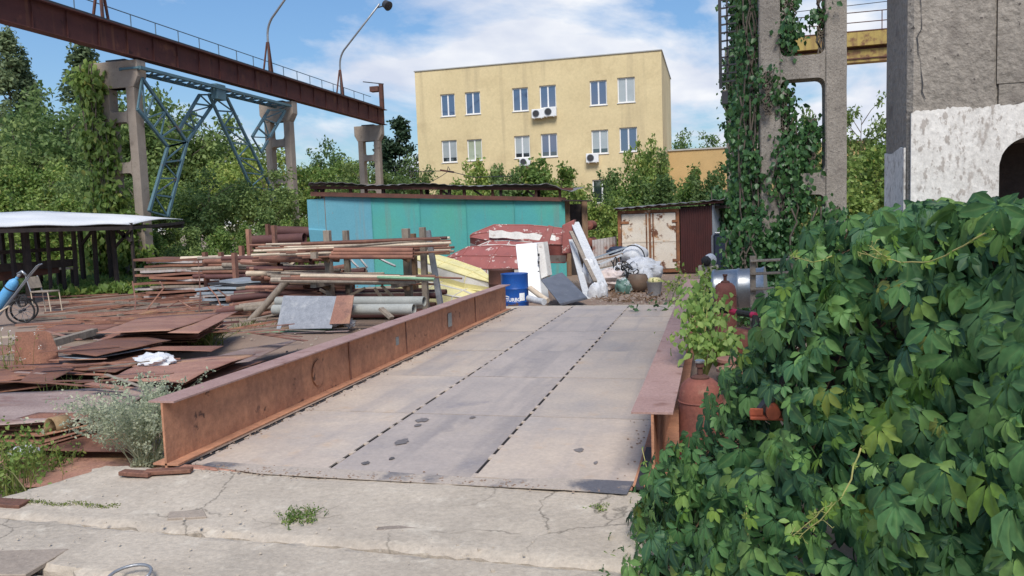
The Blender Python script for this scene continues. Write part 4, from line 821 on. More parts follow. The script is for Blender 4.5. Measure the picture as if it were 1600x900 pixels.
for k, x in enumerate(sorted(random.uniform(20, 420) for _ in range(28))):     # short bars littering the yard floor behind the sheets
    y = random.uniform(462, 520); a_ = G(x, y, random.uniform(-.24, -.08)); an = random.uniform(-.4, 1.1); l_ = random.uniform(.6, 2.2)
    stick('short bar on the floor behind the sheets, left end number %s from left' % NUM2[k], a_, a_+V(l_*math.cos(an), l_*math.sin(an), random.uniform(-.03, .1)), random.uniform(.03, .08), random.uniform(.02, .05), random.choice(['sheet_rust', 'sheet_pale', 'pipe_rust', 'pipe_dark', 'wood_grey', 'sheet_blue']), 'short_bar', 'steel bar', 'short bars behind the sheets')
# upright plate with a clipped corner
pl = [G(22, 570, .02), G(92, 567, .02)]; b0, b1 = pl; ux = nrm(b1-b0); hgt = .42; L_ = np.linalg.norm(b1-b0); tl = V(-.05, .14, 1)
a = MB().prism([b0, b1, b1-ux*.02+tl*hgt*.45, b1-ux*L_*.18+tl*hgt*.92, b1-ux*L_*.3+tl*hgt, b0+ux*.02+tl*hgt], (0, .006, 0)); tag(a.build('cut_plate', 'sheet_rust'), 'brown steel plate standing upright with a rounded clipped corner', 'steel plate')
# curled cardboard-like strip on the bent stack
vs = []; c = G(80, 690, 0.)
for k in range(9): an = R(200-k*26); vs += [tuple(c+V(.06*math.cos(an), 0, .10+.09*math.sin(an))), tuple(c+V(.05+.06*math.cos(an), .12, .10+.09*math.sin(an)))]
tag(MB().add(vs, [(2*k, 2*k+1, 2*k+3, 2*k+2) for k in range(8)]).build('curled_strip', 'cardboard', smooth=True), 'curled ochre strip lying over the bent dark plates', 'metal strip').modifiers.new('t', 'SOLIDIFY').thickness = .008
# laths and offcuts
def stick(label, p, q_, a_, b_, m_, name='bar', cat='bar', group=None): return tag(MB().bar(p, q_, a_, b_).build(name, m_), label, cat, group)
stick('grey timber beam lying among the rusty sheets', G(80, 537, .1), G(148, 518, .15), .12, .10, 'wood_grey', 'timber_beam', 'timber')
stick('pale lath at the left edge near the upright plate', G(-20, 528, .05), G(56, 524, .05), .06, .03, 'pipe_cream', 'lath', 'lath')
for k in range(4): stick('dark flat bar %s from below in the short stack before the cart' % NUM[k], G(56+k*2, 519-k*4, -.2+.02*k), G(128, 516-k*4, -.2+.02*k), .08, .03, 'sheet_rust', 'flat_bar', 'steel bar', 'flat bars in front of the cart')
NUM = 'one two three four five six seven eight nine ten eleven twelve thirteen fourteen fifteen sixteen seventeen eighteen nineteen twenty twenty-one twenty-two twenty-three twenty-four twenty-five twenty-six twenty-seven twenty-eight twenty-nine thirty'.split()
# long bars spread over the yard floor
for k in range(26):
    t = k/25; xa, ya = 50+random.uniform(-40, 120)+t*60, 512-t*42+random.uniform(-4, 4); xb, yb = 300+random.uniform(0, 150), 492-t*48+random.uniform(-3, 3)
    z = GZ+.05+.02*(k % 3)
    stick('long bar on the yard floor, number %s counting back from the sheet pile' % NUM[k], G(xa, ya, z), G(xb, yb, z), .05+.05*random.random(), .03+.03*random.random(), random.choice(['sheet_rust', 'pipe_rust', 'sheet_pale', 'wood_grey']), 'steel_bar', 'steel bar', 'long bars on the yard floor')
# thin bent reinforcing rods sticking up
for k, pts in enumerate(([(207, 440, 18), (212, 470, 17), (210, 492, 16)], [(222, 494, 16), (256, 450, 17), (250, 440, 17.2)], [(310, 408, 19), (313, 460, 17), (311, 488, 16)], [(340, 452, 17), (362, 470, 16.5), (372, 486, 16)], [(325, 448, 17), (338, 462, 17), (345, 478, 16.5)], [(300, 482, 16), (280, 470, 16.6), (262, 480, 16)])):
    MBx = MB().tube([DY(*p) for p in pts], .018, 5); tag(MBx.build('bent_rod', 'pipe_rust'), ['upright thin rod nearest the shelter', 'slanting thin rod beside the upright one by the shelter', 'tall upright rod before the sheet stack', 'bent rod slanting down before the leaning pole', 'short bent rod next to the tall upright one', 'low hooked rod between the upright rods'][k]+' on the yard floor', 'rod', 'bent rods over the yard floor')

# ------------------------------------------------------------------ pipes and racks in the middle
def pipe(label, a_, b_, r, m_, group=None, hollow=True, n=10, name='steel_pipe', cat='pipe'):
    p, q_ = (DY(*a_) if len(a_) == 3 else G(*a_)), DY(*b_); m = MB()
    (m.pipe(p, q_, r, n=n) if hollow else m.tube([p, (p+q_)/2+V(0, 0, -.01), q_], r, n)); return tag(m.build(name, m_, smooth='auto'), label, cat, group)
rk = thing('pipe_rack', 'weathered timber pipe rack with angled brackets carrying rusty pipes', 'rack', DY(580, 500, 14.8))
for px, yt, Y, wd, m_ in ((511, 360, 14.6, .13, 'wood_grey'), (540, 360, 16.2, .12, 'wood_grey'), (634, 357, 15.0, .14, 'wood_grey'), (644, 365, 16.4, .14, 'wood_brown'), (660, 355, 14.4, .11, 'wood_grey'), (668, 360, 14.5, .1, 'steel_grey')):
    t_ = DY(px, yt, Y); MB().bar((t_[0]+(.25 if px == 668 else 0), t_[1], GZ), tuple(t_), wd, wd).build('post', m_, rk, bevel=.006)
for px in (500, 625):
    for yb, yt in ((408, 392), (452, 436)): MB().bar(DY(px+14, yb, 14.5), DY(px-14, yt, 14.3), .1, .07).build('bracket', 'wood_brown', rk)
for yb in (397, 441):
    for px in (512, 634): t_ = DY(px, yb, 14.5); MB().bar(t_+V(0, -.6, 0), t_+V(0, 1.6, 0), .12, .12).build('arm', 'wood_grey', rk)
for k, (a_, b_) in enumerate((((500, 485), (570, 450)), ((560, 486), (500, 452)), ((600, 470), (585, 450)), ((630, 480), (596, 446)))): MB().bar(DY(*a_, 15.2), DY(*b_, 15.2), .05, .05).build('cross_brace', 'wood_grey', rk)
PG = 'pipes on the upper rack arms'; PL = 'pipes on the lower rack arms'
ms = ['pipe_rust', 'pipe_rust', 'pipe_cream', 'pipe_dark', 'wood_grey', 'pipe_cream', 'sheet_pale', 'pipe_rust']
LVL = ['lowest', 'second lowest', 'third', 'fourth', 'second highest', 'highest', 'topmost']; ROW = ['front', 'second', 'third', 'fourth', 'rear', 'hindmost', 'last']
MW = dict(pipe_rust='thin rusty pipe', pipe_cream='thin cream pipe', pipe_dark='thin dark pipe', wood_grey='grey lath', sheet_pale='thin reddish pipe')
for k in range(42):
    y = 395-(k % 6)*3.4+random.uniform(-1, 1); Y = 14.0+(k//6)*.5; xa = random.choice([398, 420, 445, 470, 520]); xb = random.choice([640, 660, 690, 700, 705])
    pipe('%s %s in the %s row on the upper rack arms' % (LVL[k % 6], MW[ms[(k*5) % 8]], ROW[k//6]), (xa+random.uniform(-8, 8), y+6+random.uniform(-3, 2), Y), (xb+random.uniform(-5, 5), y-5+random.uniform(-4, 6), Y+.1), random.choice([.022, .028, .035]), ms[(k*5) % 8], PG, n=7)
for k in range(3): pipe('thick rusty pipe at the front of the upper rack arms, %s' % ['lowest', 'middle', 'uppermost'][k], (516+k*3, 401-k*5, 13.9), (646, 401-k*5, 13.9), .05, 'pipe_rust', 'front pipes of the upper rack')
for k in range(30):
    y = 442-(k % 5)*3.0; Y = 13.8+(k//5)*.45; xa = random.choice([424, 440, 455, 470]); xb = random.choice([600, 625, 650, 680])
    pipe('%s %s in the %s row on the lower rack arms' % (LVL[k % 5], MW[ms[(k*3+1) % 8]], ROW[k//5]), (xa, y-2+random.uniform(-2, 2), Y), (xb, y+random.uniform(-3, 3), Y), random.choice([.022, .03, .04]), ms[(k*3+1) % 8], PL, n=7)
pipe('olive green square tube poking right from the lower rack', (590, 433, 13.7), (679, 436, 13.7), .03, 'pipe_green', n=6)
pipe('long thin rusty tube reaching over the yellow boat', (650, 432, 14), (722, 435, 14), .02, 'pipe_rust', n=6)
for i, (xa, xb, y) in enumerate(((560, 610, 392), (580, 612, 424), (546, 566, 420), (470, 478, 412))): pass
for (a_, b_) in (((560, 400, 15.5), (574, 418, 15.5)), ((586, 400, 15.5), (618, 416, 15.5)), ((545, 402, 15.5), (560, 418, 15.5))): pipe({560: 'short pale lath in the middle inside the rack', 586: 'short pale lath on the right inside the rack', 545: 'short pale lath on the left inside the rack'}[a_[0]], a_, b_, .025, 'white_wood', 'laths inside the rack', hollow=False, n=4)
for k in range(26):                                   # loose pipes heaped behind and left of the rack
    y = 470-(k % 7)*8+random.uniform(-3, 3); Y = 15.6+(k % 7)*.35; xa = 330+random.uniform(0, 60)+(k % 7)*9
    pipe('pipe of the heap behind the leaning pole, %s layer, %s of its four' % (LVL[k % 7], ['first', 'second', 'third', 'last'][k//7]), (xa, y+14+random.uniform(-3, 3), Y-.5), (xa+random.uniform(120, 170), y-3+random.uniform(-3, 3), Y), random.uniform(.045, .085), random.choice(['pipe_rust', 'pipe_rust', 'wood_grey', 'pipe_dark']), 'rusty pipe heap left of the rack')
for k in range(14):
    y = 455+k*3; pipe('dark pipe under the rack, number %s counting down towards the ground' % NUM[k], (505+random.uniform(-10, 10), y, 16.5-k*.12), (690+random.uniform(-30, 10), y-2, 16.4-k*.12), random.uniform(.04, .07), random.choice(['pipe_dark', 'pipe_rust', 'wood_grey']), 'pipes under the rack')
pipe('grey cement pipe with an open end, upper of the two by the deck beam', (433, 471, 13.9), (663, 471, 13.6), .095, 'pipe_grey', n=20, hollow=True)
pipe('grey cement pipe with an open end, lower of the two by the deck beam', (428, 484, 13.5), (647, 483, 13.3), .10, 'pipe_grey', n=20)
pipe('weathered round pole leaning against the pipe heap', (388, 505), (449, 438, 14.6), .075, 'wood_grey', hollow=False)
pipe('pale green painted pipe on the ground in front of the grey panel', (388, 521), (520, 516, 13.3), .035, 'pipe_green')
pipe('brown wooden pole on the ground behind the green pipe', (440, 515), (548, 508, 13.6), .035, 'wood_brown', hollow=False)
pn = [(443, 462), (528, 463), (518, 513), (452, 514), (451, 507), (441, 507), (438, 514), (432, 514)]
def onleap(x, y): t = (514-y)/52; return DY(x, y, 12.85+t*.35)
a = MB().prism([onleap(x, y) for x, y in pn], (0, .02, 0)); tag(a.build('grey_sheet', 'panel_grey'), 'mottled grey panel with a notch leaning on the cement pipes', 'panel')
a = MB().prism([onleap(x, y)+V(0, -.03, 0) for x, y in ((527, 462), (554, 461), (547, 505), (516, 506))], (0, .02, 0)); tag(a.build('leaning_board', 'sheet_pale'), 'rusty brown board leaning beside the grey panel', 'board')
stick('short timber offcut propped by the lower cement pipe', DY(595, 482, 13.1), DY(612, 497, 13.0), .11, .05, 'wood_grey', 'offcut', 'timber')
# big rusty pipes and posts at the back
for k, (xa, ya, xb, yb, Y, r) in enumerate(((424, 361, 492, 363, 22.5, .17), (395, 376, 476, 372, 22.0, .16), (398, 382, 470, 384, 22.3, .15), (430, 386, 492, 386, 23, .17))):
    pipe(['uppermost of the wide dark red pipes by the shed corner', 'wide dark red pipe left of the uppermost one', 'dark red pipe under the wide pipes on their left', 'lowest wide dark red pipe next to the shed corner'][k], (xa, ya, Y), (xb, yb, Y), r, 'pipe_dark', n=18)
ps = thing('pipe_support', 'low rusty trestle carrying the wide dark red pipes', 'trestle', DY(440, 420, 22.3))
for px in (410, 470): b = DY(px, 395, 22.3); MB().box(b[0]-.1, b[0]+.1, 21.8, 23.2, b[2]-.12, b[2]).build('beam', 'dark_rust', ps); MB().box(b[0]-.06, b[0]+.06, 22.2, 22.35, GZ, b[2]-.12).build('leg', 'dark_rust', ps); MB().box(b[0]-.06, b[0]+.06, 22.9, 23.05, GZ, b[2]-.12).build('leg', 'dark_rust', ps)
for px, yt, Y in ((320, 394, 19), (345, 394, 19.2), (366, 395, 18), (388, 358, 20), (377, 384, 20), (428, 352, 20.5), (418, 350, 22)):
    t_ = DY(px, yt, Y); stick({320: 'rusty stake leftmost at the long cream pipe', 345: 'rusty stake second along the long cream pipe', 366: 'rusty stake third along the long cream pipe', 388: 'tall rusty stake left of the wide red pipes', 377: 'short rusty stake beside the tall one', 428: 'rusty stake in front of the uppermost red pipe', 418: 'rusty stake behind the wide red pipes'}[px], (t_[0], t_[1], GZ), tuple(t_), .14, .10, 'pipe_rust', 'stake', 'post', 'rusty stakes holding the pipe piles')
pipe('long cream pipe lying behind the rusty stakes', (283, 407, 20), (440, 402, 21), .12, 'pipe_cream', n=14)
pipe('short cream pipe with an open end beside the pipe heap', (430, 404, 18), (455, 405, 17.6), .13, 'pipe_cream', n=16)
for k in range(18):
    y = 432-(k % 6)*6+random.uniform(-1.5, 1.5); pipe('rusty pipe between the stakes, %s layer, %s of three' % (LVL[k % 6], ['first', 'second', 'third'][k//6]), (305+random.uniform(-10, 60), y+random.uniform(-1, 2), 18.4+(k//6)*.35), (430+random.uniform(-30, 30), y-1+random.uniform(-2, 2), 18.5+(k//6)*.35), random.uniform(.045, .075), random.choice(['pipe_rust', 'pipe_dark', 'pipe_rust', 'wood_grey']), 'pipes between the stakes')
def pile(what, xa, xb, Y0, dep, ztop_, n, mats_, th, group):
    pa, pb = DY(xa, 430, Y0), DY(xb, 430, Y0)
    for k in range(n):
        z = GZ+.02+(ztop_-GZ-.02)*k/(n-1); j = [random.uniform(-.35, .35) for _ in range(2)]; sk = random.uniform(-.15, .15)
        a_ = MB(); m_ = mats_[k % len(mats_)]; c4 = [V(pa[0]+j[0], Y0+sk, z), V(pb[0]+j[1], Y0-sk, z), V(pb[0]+j[1], Y0+dep-sk, z), V(pa[0]+j[0], Y0+dep+sk, z)]; vs = []; fs = []; n_ = 16
        for q_ in range(n_+1):
            u = q_/n_; w_ = .012*math.sin(u*9+k)+.02*math.sin(u*3+k*2)+(.05*(u-.8)*(k % 3) if u > .8 else 0); p0_, p1_ = c4[0]*(1-u)+c4[1]*u, c4[3]*(1-u)+c4[2]*u; vs += [tuple(p0_+V(0, 0, w_)), tuple(p1_+V(0, 0, w_))]
        fs = [(2*q_, 2*q_+2, 2*q_+3, 2*q_+1) for q_ in range(n_)]; o = MB().add(vs, fs).build('profiled_sheet', m_); o.modifiers.new('t', 'SOLIDIFY').thickness = th
        tag(o, 'sheet %s from below in the %s' % (NUM[k], what), 'steel sheet', group)
pile('rusty and white sheet stack right of the shelter grass', 224, 362, 19.6, 1.3, .92, 15, ['sheet_rust', 'corr_pale', 'sheet_rust', 'pipe_rust', 'corr_pale', 'wood_grey'], .065, 'sheet stack at the edge of the grass')
pile('blue grey sheet stack beside the pipe heap', 322, 448, 17.2, 1.1, .42, 9, ['sheet_blue', 'sheet_blue', 'steel_dark', 'sheet_blue', 'corr_pale'], .055, 'blue grey sheets beside the pipe heap')
for k in range(24):
    y = 404+(k % 8)*6+random.uniform(-2, 2); xa = random.uniform(375, 430); pipe('pipe of the jumbled heap left of the rack, layer %s from top, %s row' % (NUM[k % 8], ROW[k % 3]), (xa, y+random.uniform(-3, 4), 15.9+(k % 3)*.3), (xa+random.uniform(50, 120), y+random.uniform(-5, 4), 15.9+(k % 3)*.3+random.uniform(-.3, .3)), random.uniform(.025, .07), random.choice(['pipe_rust', 'pipe_cream', 'pipe_dark', 'wood_grey', 'pipe_rust', 'sheet_pale']), 'jumbled pipes left of the rack', n=8)
for k in range(6): stick('plank %s from below in the low stack behind the yard bars' % NUM[k], G(225+k*10, 436-k*2, GZ+.1*k), G(345+k*3, 434-k*2, GZ+.1*k), .12, .05, random.choice(['pipe_rust', 'wood_grey', 'white_wood']), 'plank', 'plank', 'planks behind the yard bars')

# ------------------------------------------------------------------ boats, drum and junk beyond the deck
def boat(name, label, bow, stern, wid, hgt, mats_, up=(0, 0, 1), open_=False, stern_w=.85):
    bow, stern = np.asarray(bow), np.asarray(stern); L_ = np.linalg.norm(stern-bow); d = (stern-bow)/L_; u = nrm(np.asarray(up, float)-d*np.dot(up, d)); s = np.cross(d, u)
    t = thing(name, label, 'boat', tuple((bow+stern)/2-V(0, 0, .1)))
    ST = [0, .03, .24, .6, 1.]; WW = [.10, .22, .88, 1, stern_w]; HH = [.62, .72, .96, 1, .97]
    prof = lambda w_, h_: [(-w_*1.06, 0), (-w_, h_*.42), (-w_*.72, h_*.92), (0, h_), (w_*.72, h_*.92), (w_, h_*.42), (w_*1.06, 0)]
    rings = [[bow+d*L_*a+s*x+u*(z+(1-h_)*hgt*.0) for x, z in prof(w_*wid, h_*hgt)] for a, w_, h_ in zip(ST, WW, HH)]
    def strip(js): 
        vs = []; fs = []
        for r_ in rings: vs += [r_[j] for j in js]
        n = len(js)
        for i in range(len(rings)-1):
            for k in range(n-1): fs.append((i*n+k, i*n+k+1, i*n+n+k+1, i*n+n+k))
        return MB().add(vs, fs)
    hb = strip([2, 3, 4]).build('hull_bottom', mats_[0], t); hb.modifiers.new('t', 'SOLIDIFY').thickness = .012
    a = strip([1, 2]).build('bilge', mats_[1], t); a.modifiers.new('t', 'SOLIDIFY').thickness = .012; a = strip([4, 5]).build('bilge', mats_[1], t); a.modifiers.new('t', 'SOLIDIFY').thickness = .012
    for j in ([0, 1], [5, 6]): strip(j).build('hull_side', mats_[2], t).modifiers.new('t', 'SOLIDIFY').thickness = .012
    for j in (0, 6, 2, 4): MB().tube([r_[j] for r_ in rings], .022, 6).build('gunwale' if j in (0, 6) else 'chine_rail', mats_[3], t)
    MB().tube([r_[3] for r_ in rings], .026, 6).build('keel', mats_[3], t)
    MB().prism(rings[-1], tuple(d*.03)).build('transom', mats_[0], t)
    for i in (2, 3): MB().tube([rings[i][k]+u*.006 for k in range(1, 6)], .014, 5).build('seam', mats_[3], t)
    return t
b1 = boat('boat', 'red and white boat hull lying keel up on top against the turquoise shed', DY(735, 384, 22.6), DY(884, 392, 23.2), .55, .66, ('boat_red', 'boat_red', 'boat_white', 'boat_red'), up=(0, -.9, 1))
MB().prism([DY(878, 352, 22.3), DY(897, 343, 22.3), DY(897, 395, 22.3), DY(878, 397, 22.3)], (0, .35, 0)).build('stern_box', 'boat_red', b1, bevel=.02)
n = 16; vs = []
for k in range(n): t_ = k/(n-1); vs += [DY(764+t_*104, 371+t_*5+.8*math.sin(k*1.3), 22.05), DY(764+t_*104, 359+t_*9+1.2*math.sin(k*1.7), 22.12)]
MB().add(vs, [(2*k, 2*k+2, 2*k+3, 2*k+1) for k in range(n-1)]).build('bare_patch', 'boat_white', b1, label='strip of bare white hull with a ragged edge').modifiers.new('t', 'SOLIDIFY').thickness = .01
boat('boat', 'scratched red boat hull below the red and white one', DY(699, 420, 21.2), DY(835, 424, 20.6), .7, .52, ('boat_red', 'boat_white', 'boat_white', 'boat_red'), up=(.0, -.75, 1))
boat('boat', 'small red bow section resting behind the yellow boat', DY(742, 398, 22), DY(830, 401, 22), .45, .35, ('boat_red', 'boat_red', 'boat_red', 'boat_white'), up=(0, -.5, 1))
boat('boat', 'pale yellow boat hull sloping down behind the deck beam', DY(774, 455, 17.2), DY(652, 414, 18.8), .36, .34, ('boat_yellow', 'boat_white', 'boat_yellow', 'boat_yellow'), up=(.2, -.45, 1))
boat('boat', 'lower yellow hull mostly hidden under the sloping yellow boat', DY(755, 482, 17.0), DY(640, 455, 18.0), .55, .35, ('boat_yellow', 'boat_yellow', 'boat_yellow', 'boat_white'), up=(.1, -.3, 1))
a = MB().prism([DY(857, 352, 20.6), DY(865, 354, 20.6), DY(851, 402, 20.4), DY(846, 398, 20.4), DY(840, 380, 20.5)], (0, .05, 0)); tag(a.build('red_plate', 'boat_red'), 'narrow red plate leaning against the red and white boat', 'plate')
for i, (xa, ya, xb, yb, w_) in enumerate(((858, 402, 858, 440, .1), (843, 425, 866, 447, .06))): stick(['short dark board standing under the boat stern', 'thin dark lath slanting behind the grey door slab'][i], DY(xa, ya, 21), DY(xb, yb, 21), w_, .04, 'wood_grey', 'board', 'board')
# fridge-like white cabinet
fd = thing('white_cabinet', 'tall white metal cabinet door leaning behind the blue drum', 'cabinet', DY(832, 470, 18.2))
cc = [DY(805, 382, 18.6), DY(838, 379, 18.7), DY(847, 470, 18.0), DY(815, 474, 17.9)]; MB().prism(cc, (.1, .35, 0)).build('body', 'white_enamel', fd, bevel=.015)
cc = [DY(839, 380, 18.6), DY(849, 378, 18.7), DY(856, 431, 18.3), DY(845, 436, 18.2)]; MB().prism(cc, (.06, .25, 0)).build('side_panel', 'boat_white', fd, bevel=.01)
for y in (398, 410, 425): p = DY(842, y, 18.4); MB().box(p[0]-.02, p[0]+.02, p[1]-.06, p[1], p[2]-.03, p[2]+.03).build('hinge', 'steel_dark', fd)
# drum
dr = thing('drum', 'blue steel drum with white lettering and rust at the deck end', 'drum', G(805, 478))
dc = V(*DY(805, 470, 16.4)); dtop = DY(805, 428, 16.2)[2]; rr_ = .295; dz0 = dtop-.9
pr = [(rr_-.01, 0), (rr_+.006, .01), (rr_, .03)]
for zz_ in (.29, .58): pr += [(rr_, zz_-.03), (rr_+.012, zz_), (rr_, zz_+.03)]
pr += [(rr_, .87), (rr_+.008, .885), (rr_+.006, .9), (rr_-.012, .9), (rr_-.015, .885)]
MB().lathe((dc[0], dc[1], dz0), pr, 36).build('body', 'drum_blue', dr, smooth='auto')
to_cam = math.atan2(-dc[1], -dc[0])
def on_drum(me_, ang0, z0, sc_, m_, name):
    vs = np.array([v.co[:] for v in me_.vertices]); x = vs[:, 0]*sc_; zz2 = vs[:, 1]*sc_; an = ang0+x/rr_; rad = rr_+.004
    o = MB().add(np.stack([dc[0]+rad*np.cos(an), dc[1]+rad*np.sin(an), z0+zz2], -1), [tuple(p.vertices) for p in me_.polygons]).build(name, m_, dr); return o
fc = bpy.data.curves.new('lettering', 'FONT'); fc.body = 'TURBO'; fc.size = 1; fc.offset = .02; fo = bpy.data.objects.new('lettering', fc); col.objects.link(fo)
dg = bpy.context.evaluated_depsgraph_get(); me_ = bpy.data.meshes.new_from_object(fo.evaluated_get(dg)); bpy.data.objects.remove(fo)
tz = DY(800, 470, 16.1)[2]
on_drum(me_, to_cam-.72, tz-.015, .105, 'ink_white', 'lettering')
q_ = MB()
for k in range(10):
    t0, t1 = k/10, (k+1)/10; f_ = lambda t: (-.05+.14*t, .082+.02*math.sin(t*3.1)+.0*t); g_ = lambda t: (-.06+.15*t, .10+.022*math.sin(t*3.1))
    q_.add([(*f_(t0), 0), (*f_(t1), 0), (*g_(t1), 0), (*g_(t0), 0)], [(0, 1, 2, 3)])
class _M: pass
def flat(mb):
    me2 = bpy.data.meshes.new('f'); me2.from_pydata(mb.v, [], mb.f); return me2
on_drum(flat(q_), to_cam-.74, tz-.015, 1., 'ink_white', 'swash')
q_ = MB()
for k in range(4): q_.add([(.032*k, 0, 0), (.032*k+.032, 0, 0), (.032*k+.032, .165, 0), (.032*k, .165, 0)], [(0, 1, 2, 3)])
on_drum(flat(q_), to_cam+.32, tz-.01, 1., 'ink_white', 'paper_label')
rd = MB().lathe((*DY(785, 470, 17.1)[:2], dz0+.05), [(r_-.0, z_) for r_, z_ in pr], 28); tag(rd.build('rusty_drum', 'dark_rust', smooth='auto'), 'dark rusty drum half hidden behind the blue drum', 'drum')
a = MB().prism([DY(845, 437, 17.6), DY(878, 425, 18.6), DY(917, 464, 17.2), DY(874, 474, 16.0)], (.02, .05, -.06)); tag(a.build('grey_slab', 'slab_grey', bevel=.01), 'dark blue grey door slab leaning at the end of the deck', 'slab')
pipe('pale wooden offcut with a rounded end beside the drum', (828, 450, 16.4), (856, 470, 16.0), .06, 'pipe_cream', hollow=False, cat='offcut', name='offcut')
pipe('second pale offcut lying lower beside the drum', (826, 466, 16.2), (850, 472, 15.8), .07, 'white_wood', hollow=False, cat='offcut', name='offcut')
# white boards leaning on the shed end
for i, (xa, ya, xb, yb, w_, m_) in enumerate(((898, 348, 942, 448, .24, 'white_wood'), (893, 375, 918, 468, .16, 'white_wood'), (892, 362, 930, 440, .1, 'wood_grey'))):
    stick(['wide white board leaning steeply against the shed end', 'narrow white pipe-like board leaning beside the wide white one', 'grey board leaning behind both white boards'][i], DY(xa, ya, 22.5-.4*i), DY(xb, yb, 19.3-.5*i+.9*(i == 2)), w_, .05, m_, 'leaning_board', 'board')
# bags and rubbish
def blob(name, label, c, r, m_, cat='bag', squash=(1, 1, 1), seed=0, amp=.22):
    rr = np.random.default_rng(seed); n1, n2 = 26, 16; vs = []; fs = []; W_ = rr.normal(0, 1, (14, 3))*np.linspace(2, 9, 14)[:, None]; ph_ = rr.uniform(0, 6.28, 14)
    for j in range(n2+1):
        th = math.pi*j/n2
        for k in range(n1):
            ph = 2*math.pi*k/n1+.1*(j % 2); d = V(math.sin(th)*math.cos(ph), math.sin(th)*math.sin(ph), math.cos(th)); f = 1+amp*sum((1-abs(math.sin(W_[i] @ d+ph_[i]))*1.6)*1.6/(2+i) for i in range(14))*.55+rr.normal(0, amp*.12)
            vs.append(np.asarray(c)+d*f*r*np.asarray(squash))
    for j in range(n2):
        for k in range(n1): fs.append((j*n1+k, (j+1)*n1+k, (j+1)*n1+(k+1) % n1, j*n1+(k+1) % n1))
    return tag(MB().add(vs, fs).build(name, m_, smooth='auto'), label, cat)
blob('white_sack', 'crumpled white sack at the top of the rubbish pile by the container', DY(990, 400, 23), .42, 'bag_white', squash=(1, .8, .8), seed=1)
blob('white_sack', 'torn white plastic sack spilling right from the rubbish pile', DY(1003, 422, 22), .5, 'bag_white', squash=(1.1, .8, .75), seed=2, amp=.3)
blob('white_sack', 'bluish white bag at the foot of the rubbish pile', DY(1008, 434, 21.4), .26, 'bag_white', squash=(.9, .8, 1), seed=3)
blob('pink_sack', 'pinkish paper sack in front of the leaning white boards', DY(954, 436, 20.6), .36, 'bag_pink', squash=(1, .8, .75), seed=4, amp=.3)
blob('white_sack', 'white bag slumped at the foot of the leaning boards', DY(929, 458, 18.9), .2, 'bag_white', squash=(.8, .7, 1.2), seed=5)
blob('white_sack', 'small white bag between the leaning boards and the twig litter', DY(942, 456, 19.1), .18, 'bag_white', squash=(.7, .7, 1.4), seed=6)
blob('white_sack', 'white sack wedged behind the narrow white board', DY(921, 425, 20.2), .26, 'bag_white', squash=(.7, .7, 1.4), seed=7)
blob('green_sack', 'green and white sack standing beside the brown pot', DY(974, 450, 20.0), .24, 'bag_green', squash=(.9, .7, 1.0), seed=8, amp=.3)
blob('dark_bundle', 'dark blue bundle on top of the laths by the container', DY(967, 393, 23.4), .26, 'cabinet_navy', cat='bundle', squash=(1.5, .7, .6), seed=9)
c = DY(974, 425, 21.0)
wt = thing('wire_tangle', 'tangle of black and white wire in the rubbish pile', 'wire heap', c-V(0, 0, .35))
for nm, n_, m_ in (('black_wire', 26, 'rubber'), ('white_wire', 16, 'bag_white')):
    a = MB()
    for k in range(n_): r0_ = random.uniform(.07, .2); o_ = V(random.uniform(-.28, .28), random.uniform(-.2, .2), random.uniform(-.25, .22)); u_, v_ = nrm(np.random.default_rng(k).normal(0, 1, 3)), nrm(np.random.default_rng(k+50).normal(0, 1, 3)); a.tube([c+o_+r0_*(math.cos(t)*u_+math.sin(t)*v_) for t in np.linspace(0, 5.5, 10)], .016, 4)
    a.build(nm, m_, wt)['kind'] = 'stuff'
pt = MB().lathe((*G(997, 456)[:2], GZ), [(.12, 0), (.22, .06), (.27, .18), (.27, .32), (.24, .42), (.21, .46)], 20); tag(pt.build('brown_pot', 'pot_brown', smooth='auto'), 'round brown metal pot on the dirt beside the green sack', 'pot')
bk = thing('bucket', 'grey bucket topped with something yellowish on the dirt by the container', 'bucket', G(1023, 461))
p = G(1023, 461); MB().lathe((p[0], p[1], GZ), [(.15, 0), (.19, .32), (.2, .33), (.18, .33)], 18).build('pail', 'steel_grey', bk, smooth='auto'); MB().lathe((p[0], p[1], GZ+.3), [(.16, 0), (.17, .08), (.12, .13), (.03, .14)], 14).build('contents', 'boat_yellow', bk, smooth=True)
hp = MB(); c = DY(988, 402, 22.6); hp.tube([c+.34*V(math.cos(t), .1, math.sin(t)) for t in np.linspace(-.3, math.pi+.2, 18)], .018, 6); tag(hp.build('hoop', 'rubber', smooth=True), 'thin black hoop leaning on the white sack by the container', 'hoop')
for k in range(12):
    y = 398+k*4; stick('lath %s from the top in the rubbish pile between shed and container' % NUM[k], DY(925+random.uniform(-6, 12), y+random.uniform(0, 8), 22-k*.12), DY(975+random.uniform(-5, 8), y-8+random.uniform(-5, 5), 22.4-k*.12), random.uniform(.05, .11), .04, random.choice(['white_wood', 'wood_grey', 'white_wood', 'sheet_blue', 'wood_brown']), 'lath', 'lath', 'laths in the rubbish pile')
tw = MB()
for k in range(140): c = V(*G(random.uniform(930, 1035), random.uniform(452, 474))[:2], GZ+.03); tw.bar(c, c+V(random.uniform(-.2, .2), random.uniform(-.2, .2), random.uniform(-.02, .1)), .02, .015)
tag(tw.build('litter', 'wood_brown'), 'twigs and litter on the dirt beyond the deck', 'litter', kind='stuff')
gv = MB()
